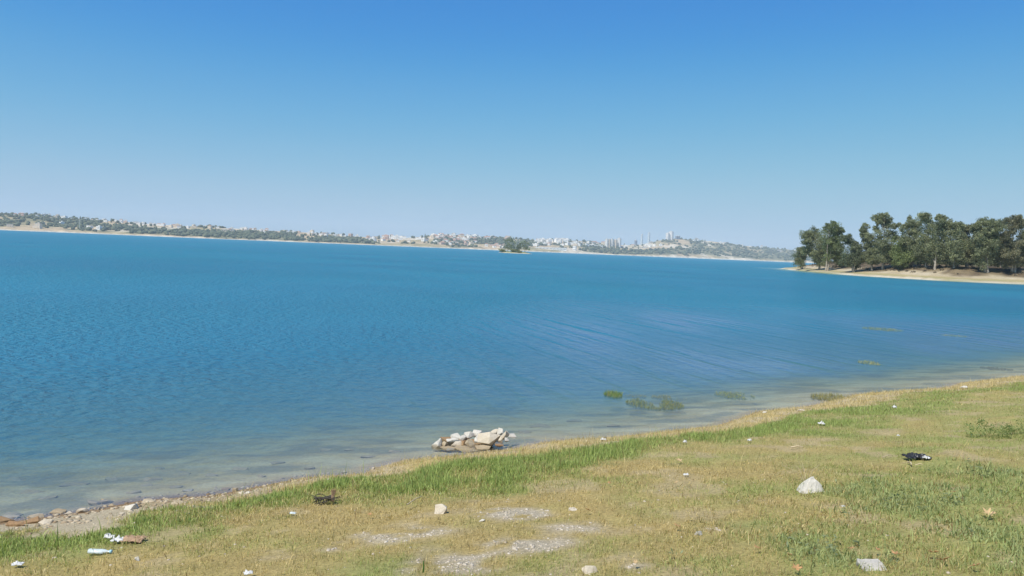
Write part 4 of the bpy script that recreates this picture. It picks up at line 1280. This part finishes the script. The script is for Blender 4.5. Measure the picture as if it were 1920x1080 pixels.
for bi, (r0, r1, dens, wk, seg2) in enumerate(((3.0, 6.5, 5200, 1.0, True), (6.5, 10, 3400, 1.35, True), (10, 16, 1900, 1.9, False), (16, 30, 900, 2.8, False), (30, 60, 160, 6, False))):
    x, y = scatter(r0, r1, dens)
    s = shore_dist(x, y)
    k = s > -.05; x, y, s = x[k], y[k], s[k]
    Z = zones(x, y, s)
    belt, sb, wd, bu, gv, gr = Z['belt'], Z['shore'], Z['weeds'], Z['bushy'], Z['gravel'], Z['g']
    d = .62 + .38 * belt - .97 * gv + .25 * sb * (1 - Z['left']) - .62 * sb * Z['left'] - .25 * Z['straw']
    d = d - .5 * (1 - sstep(-.05, .08, s))
    clump = fbm(x * 6, y * 6, 131, 3)
    bare = sstep(.58, .70, fbm(x * 2.3 + 3, y * 2.3, 137, 4)) * (1 - belt) * (1 - wd)
    d = d * sstep(.2, .5, clump + .28 * belt) * (1 - .6 * bare)
    k = g.random(len(x)) < d
    x, y, s = x[k], y[k], s[k]; belt, sb, wd, bu, gr, clump = belt[k], sb[k], wd[k], bu[k], gr[k], clump[k]; mid = Z['mid'][k]
    z = height(x, y, s)
    n_ = len(x)
    L = .030 + .030 * g.random(n_) + .034 * belt * (.6 + .7 * mid) * (.7 + .6 * clump) + .038 * wd * g.random(n_) + .12 * bu * g.random(n_) + .05 * sb * g.random(n_) * sstep(.1, .4, s)
    L = L * (1 + .9 * (g.random(n_) < .04) + 2.2 * (g.random(n_) < .006))
    W = (.0028 + .0022 * g.random(n_) + .002 * belt + .003 * wd) * wk
    lean = np.abs(g.normal(size=n_)) * (1.05 - .7 * belt - .3 * sb) + .12
    u1 = g.random(n_); isg = g.random(n_) < np.clip(gr * 1.15 - .05, 0, 1)
    cs = mix(C_STRAW, C_STRAW2, u1)
    cg = mix(C_OLIVE, C_GREEN, np.clip(u1 * .6 + gr * .6 - .1, 0, 1))
    cg = mix(cg, C_WEED, wd * .75); cg = mix(cg, C_BELT, belt); cg = mix(cg, (0.06, 0.11, 0.025), bu * .9)
    cs = mix(cs, C_STRAW2 * 1.12, sb * .8)
    tip = np.where(isg[:, None], cg, cs) * (0.65 + .85 * g.random((n_, 1)))
    tip[g.random(n_) < .07] = (.22, .13, .06)
    base = mix(tip, mix(C_STRAW, C_OLIVE, gr), np.full(n_, .35)) * .95
    o = link("grass", blades("grass", x, y, z, L, W, lean, tip, base, M_GRASS, seg2))
    tag(o, kind='stuff')

# broad-leaved weeds at the right, ground cover
N = 16000
x = g.uniform(-1, 16, N); y = g.uniform(4, 16, N)
s = shore_dist(x, y); Z = zones(x, y, s)
k = g.random(N) < (Z['weeds'] * sstep(.4, .62, fbm(x * 1.6, y * 1.6, 141, 3)) * .9)
x, y = x[k], y[k]; z = height(x, y)
V = []; C = []
cen = np.stack([x, y, z + .02 + .05 * g.random(len(x))], 1)
n_ = len(x) * 5
p = np.repeat(cen, 5, 0) + g.normal(size=(n_, 3)) * np.array((.02, .02, .014))
a = g.normal(size=(n_, 3)); a[:, 2] = np.abs(a[:, 2]) * .5; a /= np.linalg.norm(a, axis=1)[:, None]
b = np.cross(a, g.normal(size=(n_, 3))); b /= np.linalg.norm(b, axis=1)[:, None]
sz = (.022 + .03 * g.random(n_))[:, None]
V = np.stack([p - a * sz * .5, p + b * sz * .18, p + a * sz * .5, p - b * sz * .18], 1).reshape(-1, 3)
wc = mix((.13, .16, .075), (.30, .33, .18), g.random(n_))
tag(link("weeds", mesh_np("weeds", V, [np.arange(4 * n_).reshape(n_, 4)], M_GRASS, {"col": np.repeat(wc, 4, 0)})), kind='stuff')

# bush of weeds at the right edge
c = hit(1885, 818)
C_ = [np.array((dx, dy, dz)) for dx, dy, dz in ((-.45, 0, .07), (-.25, .1, .12), (0, 0, .10), (.2, .1, .13), (.45, 0, .1), (.65, .1, .12), (-.1, -.15, .06))]
o = link("weed_bush", leaf_clumps("weed_bush", C_, [.16, .15, .17, .16, .18, .16, .15], 240, .028, (.19, .235, .08), (.30, .355, .14), M_LEAF, 401, .0, 9, .7), None, c)
tag(o, "dark green leafy weed clump in dry grass at the right edge", "plant")

# ------------------------------------------------------------------ water plants
WP = [(1150, 741, 34, 10, .13, "small bright green tuft of grass standing in the water, left of the big clump", (.24,.31,.09)), (1190, 742, 44, 5, .06, "thin straw coloured tuft in the water beside the small bright green one", (.38, .33, .15)),
      (1228, 757, 110, 20, .08, "largest clump of green water plants off the bank", (.28,.30,.13)), (1255, 745, 70, 7, .07, "pale straw strip of plants behind the largest water clump", (.36, .33, .15)),
      (1377, 741, 74, 12, .07, "long low clump of water plants right of the largest one", (.36,.38,.16)), (1632, 681, 44, 7, .10, "small pale clump of water plants alone among the ripples", (.40,.40,.2)),
      (1568, 749, 90, 10, .12, "brownish green plant clump touching the right shore", (.34,.31,.13)), (1655, 618, 70, 6, .11, "faint reedy strip standing farthest out in the water", (.25,.32,.2)), (1790, 630, 44, 4, .08, "faint reedy strip far out, right of the other one", (.25,.32,.2)),
      (1868, 690, 60, 5, .05, "brown patch of drowned stems near the right edge", (.26, .20, .12))]
for k, (px, py, w, h, hl, lab, colr) in enumerate(WP):
    c = hit(px, py); kk = c.y / F
    aN = hit(px, py - h / 2).y; bN = hit(px, py + h / 2).y
    n_ = int(w * max(h, 6) * 1.6)
    th = g.uniform(0, 6.28, n_); rr_ = np.sqrt(g.random(n_))
    x = rr_ * np.cos(th) * w / 2 * kk; y = rr_ * np.sin(th) * max(.15, (aN - bN) / 2)
    kp = fbm(x * 3 + k * 7, y * 2.0, 151, 3) > (.40 if h > 6 else .0)
    x, y = x[kp], y[kp]; n_ = len(x)
    tip = mix(np.array(colr) * .75, np.array(colr) * 1.35, g.random(n_)); tip[g.random(n_) < .2] = (.42, .36, .18)
    o = link("water_plant_clump", blades("water_plant_clump", x, y, np.full(n_, -.04), hl * (.5 + .9 * g.random(n_)), np.full(n_, .006 * c.y / 12), np.abs(g.normal(size=n_)) * .5 + .1, tip, tip * .7, M_GRASS, True), None, (c.x, c.y, 0))
    tag(o, lab, "water plants", "plants standing in the water")

# ------------------------------------------------------------------ litter and dry leaves
M_PAPER = simple_mat("white_plastic_film", (.60, .595, .58), .45, .4)
M_BLACK = simple_mat("black_plastic_film", (.03, .03, .034), .3, .5)
M_DRYLEAF = simple_mat("dry_leaf", (.42, .24, .11), .8, .15, 40, .3)
M_PALELEAF = simple_mat("pale_dry_leaf", (.48, .34, .18), .8, .15, 40, .25)
M_STICK = simple_mat("dry_stick", (.52, .42, .27), .85, .1, 30, .25)
M_TANLITTER = simple_mat("brown_paper", (.36, .24, .15), .85, .1, 30, .3)
m = NT("clear_plastic")
p = m.bsdf((.80, .88, .90), .12, .5); p.inputs['Alpha'].default_value = .55
M_CLEAR = m.done(p)
M_CAP = simple_mat("pale_blue_cap", (.35, .58, .66), .4, .4)


def crumple(name, w, d, h, seed, mat, n=14):
    r_ = np.random.default_rng(seed)
    u, v = np.meshgrid(np.linspace(-1, 1, n), np.linspace(-1, 1, n))
    u = u.ravel(); v = v.ravel()
    e = 1 + .3 * (vnoise(np.arctan2(v, u) * 1.5 + 5, u * 0 + seed, seed) - .5)
    x_ = u * w / 2 * e + r_.normal(size=n * n) * w * .03; y_ = v * d / 2 * e + r_.normal(size=n * n) * d * .03
    z_ = h * (np.abs(fbm(u * 2.6 + seed, v * 2.6, seed, 3) - .5) * 3.2) * (1.1 - .6 * np.hypot(u, v)) + r_.random(n * n) * h * .3 + .012
    i_ = np.arange(n * n).reshape(n, n)
    q_ = np.stack([i_[:-1, :-1], i_[:-1, 1:], i_[1:, 1:], i_[1:, :-1]], -1).reshape(-1, 4)
    me = mesh_np(name, np.stack([x_, y_, z_], 1), [q_], mat)
    return me


def put_crumple(name, px, py, wpx, hpx, mat, label, cat, seed, rot=0.0, n=14, group=None):
    c = hit(px, py + hpx * .4); kk = c.y / F
    o = link(name, crumple(name, wpx * kk, wpx * kk * .7, hpx * kk, seed, mat, n), None, c + Vector((0, 0, .012)))
    o.rotation_euler.z = rot
    md = o.modifiers.new("thickness", 'SOLIDIFY'); md.thickness = .002
    return tag(o, label, cat, group)


put_crumple("plastic_bag", 204, 1010, 17, 11, M_PAPER, "crumpled white plastic scrap, upper left piece beside the brown paper", "litter", 31)
put_crumple("plastic_bag", 221, 1016, 24, 10, M_PAPER, "torn white plastic bag lying against the brown paper strip", "litter", 32, .1)
put_crumple("paper_strip", 251, 1014, 40, 8, M_TANLITTER, "crumpled brown paper strip right of the torn white plastic", "litter", 33, -.1)
put_crumple("plastic_scrap", 33, 1062, 20, 7, M_PAPER, "white plastic scrap in the green grass at the bottom left corner", "litter", 34, .2)
put_crumple("paper_scrap", 466, 1079, 16, 9, M_PAPER, "white paper scrap cut by the bottom edge of the view", "litter", 35, .5)
put_crumple("trash_bag", 1717, 858, 44, 9, M_BLACK, "glossy black plastic bag flattened on the grass", "litter", 36, 0, 22)
put_crumple("plastic_scrap", 1736, 861, 12, 7, M_PAPER, "shiny pale scrap on the right end of the black bag", "litter", 37)
put_crumple("plastic_scrap", 1540, 796, 11, 6, M_PAPER, "white scrap on the green band left of the right shore stones", "litter", 38)
put_crumple("plastic_scrap", 1405, 828, 8, 5, M_PAPER, "small white scrap on the grass below the water plants", "litter", 39)
put_crumple("plastic_scrap", 1677, 765, 7, 6, M_PAPER, "bluish white scrap on the green band near the right shore", "litter", 40)
put_crumple("plastic_scrap", 1284, 831, 7, 6, M_PAPER, "tiny white scrap near the edge of the green bank", "litter", 41)
put_crumple("plastic_scrap", 1286, 893, 9, 4, M_PAPER, "pale scrap lying in the olive turf at mid bank", "litter", 42)
put_crumple("plastic_scrap", 1131, 826, 11, 4, M_PAPER, "white scrap at the waterline where the straw band narrows", "litter", 43)
put_crumple("plastic_scrap", 1684, 819, 5, 4, M_PAPER, "tiny white scrap between the black bag and the right shore", "litter", 44)
put_crumple("plastic_scrap", 1581, 954, 7, 3, M_PAPER, "little white scrap in the weeds below the peaked stone", "litter", 45)
put_crumple("plastic_film", 549, 966, 12, 4, M_CLEAR, "wisp of clear film in the shaded green grass left of the dark brush", "litter", 46)

# crushed clear bottle
c = hit(185, 1042); kk = c.y / F
root = empty("plastic_bottle", c + Vector((0, 0, .03)), "crushed clear plastic bottle with pale blue cap in the grass at lower left", "bottle")
Lb = 40 * kk
prof = [(0, .010), (.02, .030), (.1, .033), (.35, .030), (.6, .034), (.78, .026), (.88, .013), (1.0, .011)]
me = tubes_mesh("body", [([(t * Lb - Lb / 2, 0.004 * math.sin(t * 9), 0) for t, _ in prof], [r_ for _, r_ in prof])], M_CLEAR, 14)
for v in me.vertices: v.co.z *= .55
link("body", me, root)
me = tubes_mesh("cap", [([(Lb / 2 + .001, 0, 0), (Lb / 2 + .003, 0, 0), (Lb / 2 + .02, 0, 0), (Lb / 2 + .021, 0, 0)], [.004, .015, .015, .003])], M_CAP, 12)
link("cap", me, root)
root.rotation_euler.z = .05


def leaf_mesh(name, size, seed, mat):
    """a dry lobed plane-tree leaf, curled up at its lobes"""
    r_ = random.Random(seed)
    bm = bmesh.new()
    lobes = 5
    ring0 = []; ring1 = []
    c0 = bm.verts.new((0, 0, .004))
    nL = lobes * 4
    for j in range(nL):
        a = -2.4 + 4.8 * j / (nL - 1)
        ph = (j % 4)
        rr_ = (1.0, .72, .42, .72)[ph] * (1 - .12 * abs(a)) * r_.uniform(.85, 1.1)
        for ring, kf, zf in ((ring0, .5, .12), (ring1, 1.0, .42 * rr_)):
            ring.append(bm.verts.new((math.sin(a) * rr_ * kf * size / 2, math.cos(a) * rr_ * kf * size / 2, zf * size / 2 * r_.uniform(.4, 1.2))))
    for j in range(nL - 1):
        bm.faces.new((c0, ring0[j], ring0[j + 1]))
        bm.faces.new((ring0[j], ring1[j], ring1[j + 1], ring0[j + 1]))
    st = size * .03
    v = [bm.verts.new(p) for p in ((-st * .4, 0, .005), (st * .4, 0, .005), (st * .3, -size * .45, size * .12), (-st * .3, -size * .45, size * .12))]
    bm.faces.new(v)
    for f_ in bm.faces: f_.smooth = True
    return bm_mesh(name, bm, [mat])


LV = [(1749, 1047, 24, M_DRYLEAF, "curled orange brown dry leaf, upper of two by the bottom right"), (1768, 1060, 24, M_DRYLEAF, "dry leaf just below the curled orange brown one"), (1826, 1072, 20, M_DRYLEAF, "brownish dry leaf near the bottom edge, right of the pair"), (1851, 972, 24, M_PALELEAF, "pale yellow curled dry leaf on the tall weeds at the right"),
      (1593, 1038, 14, M_DRYLEAF, "reddish dry leaf above the flat white stone"), (1680, 1048, 22, M_DRYLEAF, "dry leaf right of the flat white stone"), (1787, 930, 11, M_DRYLEAF, "small reddish leaf among the weeds left of the pale yellow one"), (1420, 1036, 16, M_DRYLEAF, "orange dry leaf at lower middle right"),
      (1480, 1050, 16, M_PALELEAF, "pale dry leaf right of the orange one at lower middle right"), (1492, 1077, 20, M_DRYLEAF, "dry leaf at the bottom edge below the pale one"), (1102, 963, 13, M_DRYLEAF, "small brown leaf on the dry turf near the gravel"), (1273, 868, 14, M_PALELEAF, "pale curled leaf on the olive turf above mid bank"),
      (1143, 911, 9, M_DRYLEAF, "tiny brown leaf below the bright green belt"), (1191, 903, 8, M_PALELEAF, "tiny pale leaf right of the tiny brown one"), (1270, 994, 16, M_DRYLEAF, "flat brown leaf left of the half sunk grey stone"), (693, 971, 10, M_DRYLEAF, "small brown leaf left of the gravel patch"), (1757, 860, 10, M_DRYLEAF, "orange leaf just right of the black bag"),
      (1268, 910, 8, M_PALELEAF, "small pale leaf under the pale scrap at mid bank"), (1190, 1064, 14, M_PALELEAF, "pale leaf beside the bottom flush stone"), (1645, 1040, 12, M_DRYLEAF, "small rusty leaf above the right end of the flat white stone")]
for k, (px, py, w, mt, lab) in enumerate(LV):
    c = hit(px, py + 3); kk = c.y / F
    o = link("dry_leaf", leaf_mesh("dry_leaf", w * kk * 1.25, k, mt), None, c + Vector((0, 0, .045)))
    o.rotation_euler = (random.uniform(-.3, .3) + .25, random.uniform(-.3, .3), random.uniform(0, 6.28))
    md = o.modifiers.new("thickness", 'SOLIDIFY'); md.thickness = .0012
    tag(o, lab, "leaf", "dry fallen leaves")


def stick(px0, py0, px1, py1, r_, label, lift=.03, mat=None):
    a = hit(px0, py0); b = hit(px1, py1)
    a = a + Vector((0, 0, lift)); b = b + Vector((0, 0, lift))
    md_ = (a + b) / 2 + Vector((.01, 0, .015))
    o = link("dry_stick", tubes_mesh("dry_stick", [([Vector((0, 0, 0)), md_ - a, b - a], [r_, r_ * .9, r_ * .6])], mat or M_STICK, 6), None, a)
    return tag(o, label, "stick", "dry sticks in the grass")


stick(1482, 843, 1505, 842, .012, "thick pale stick lying flat on the turf below the right shore")
stick(762, 958, 790, 941, .006, "thin pale stalk lying aslant in the grass left of the pale rounded stone", .06)
stick(1702, 872, 1709, 877, .010, "short pale stick below the black bag")
stick(1655, 862, 1672, 858, .006, "thin pale straw left of the black bag")
stick(1478, 770, 1520, 768, .006, "thin stick on the straw along the right shore")
stick(1716, 877, 1730, 876, .006, "thin short stick below the right half of the black bag")

# dry stalks behind the peaked stone
c = hit(1518, 905)
L_ = []
for (dx, dy, dz) in ((-.12, .05, .18), (-.07, .02, .20), (-.15, .1, .12), (.10, .05, .16), (-.02, .1, .17), (.02, -.03, .14)):
    L_.append(([(dx * .2, .08, -.02), (dx * .6, .08 + dy * .5, dz * .6), (dx * 1.4, .08 + dy, dz)], [.003, .0025, .0015]))
tag(link("dry_stalks", tubes_mesh("dry_stalks", L_, M_STICK, 5), None, c), "fan of thin dry stalks behind the peaked stone", "plant")
# green stem sticking up at the bottom of the gravel
c = hit(793, 1074)
tag(link("green_stem", tubes_mesh("green_stem", [([(0, 0, -.02), (.004, 0, .04), (.002, 0, .085)], [.006, .006, .004])], simple_mat("green_stem", (.05, .13, .02)), 6), None, c), "single green stem upright beside the lowest gravel patch", "plant")

# heap of dark brush in the green belt
c = hit(608, 946)
root = empty("dry_brush", c, "dark tangle of dead brush with a tan upright tuft in the green belt", "brush")
M_DARKTWIG = simple_mat("dead_twigs", (.085, .075, .06), .9, .1)
L_ = []
for k in range(34):
    a0 = Vector((random.uniform(-.09, .07), random.uniform(-.06, .06), random.uniform(.03, .09))); d = Vector((random.gauss(0, .06), random.gauss(0, .03), random.gauss(0, .018)))
    L_.append(([a0 - d, a0 + Vector((0, 0, .008)), a0 + d], [.003, .006, .002]))
link("twigs", tubes_mesh("twigs", L_, M_DARKTWIG, 5), root)
L_ = []
for k in range(22):
    a = random.uniform(-.5, .5)
    L_.append(([(.09 + random.uniform(-.015, .015), random.uniform(-.02, .02), .04), (.09 + .02 * a, .01 * a, .10), (.095 + .05 * a, .02 * a, .15 + .03 * random.random())], [.006, .006, .002]))
link("tuft", tubes_mesh("tuft", L_, M_TANLITTER, 5), root)

# ------------------------------------------------------------------ air
bm = bmesh.new(); add_box(bm, -5200, 6500, -720, 7600, -6.2, 190)
m = NT("haze")
pv = m.n("VolumePrincipled")
pv.inputs['Color'].default_value = (.90, .95, 1.0, 1)
pv.inputs['Density'].default_value = 0.000105
pv.inputs['Anisotropy'].default_value = 0.0
m.l(pv.outputs[0], m.out.inputs['Volume'])
tag(link("haze", bm_mesh("haze", bm, [m.m])), kind='stuff')
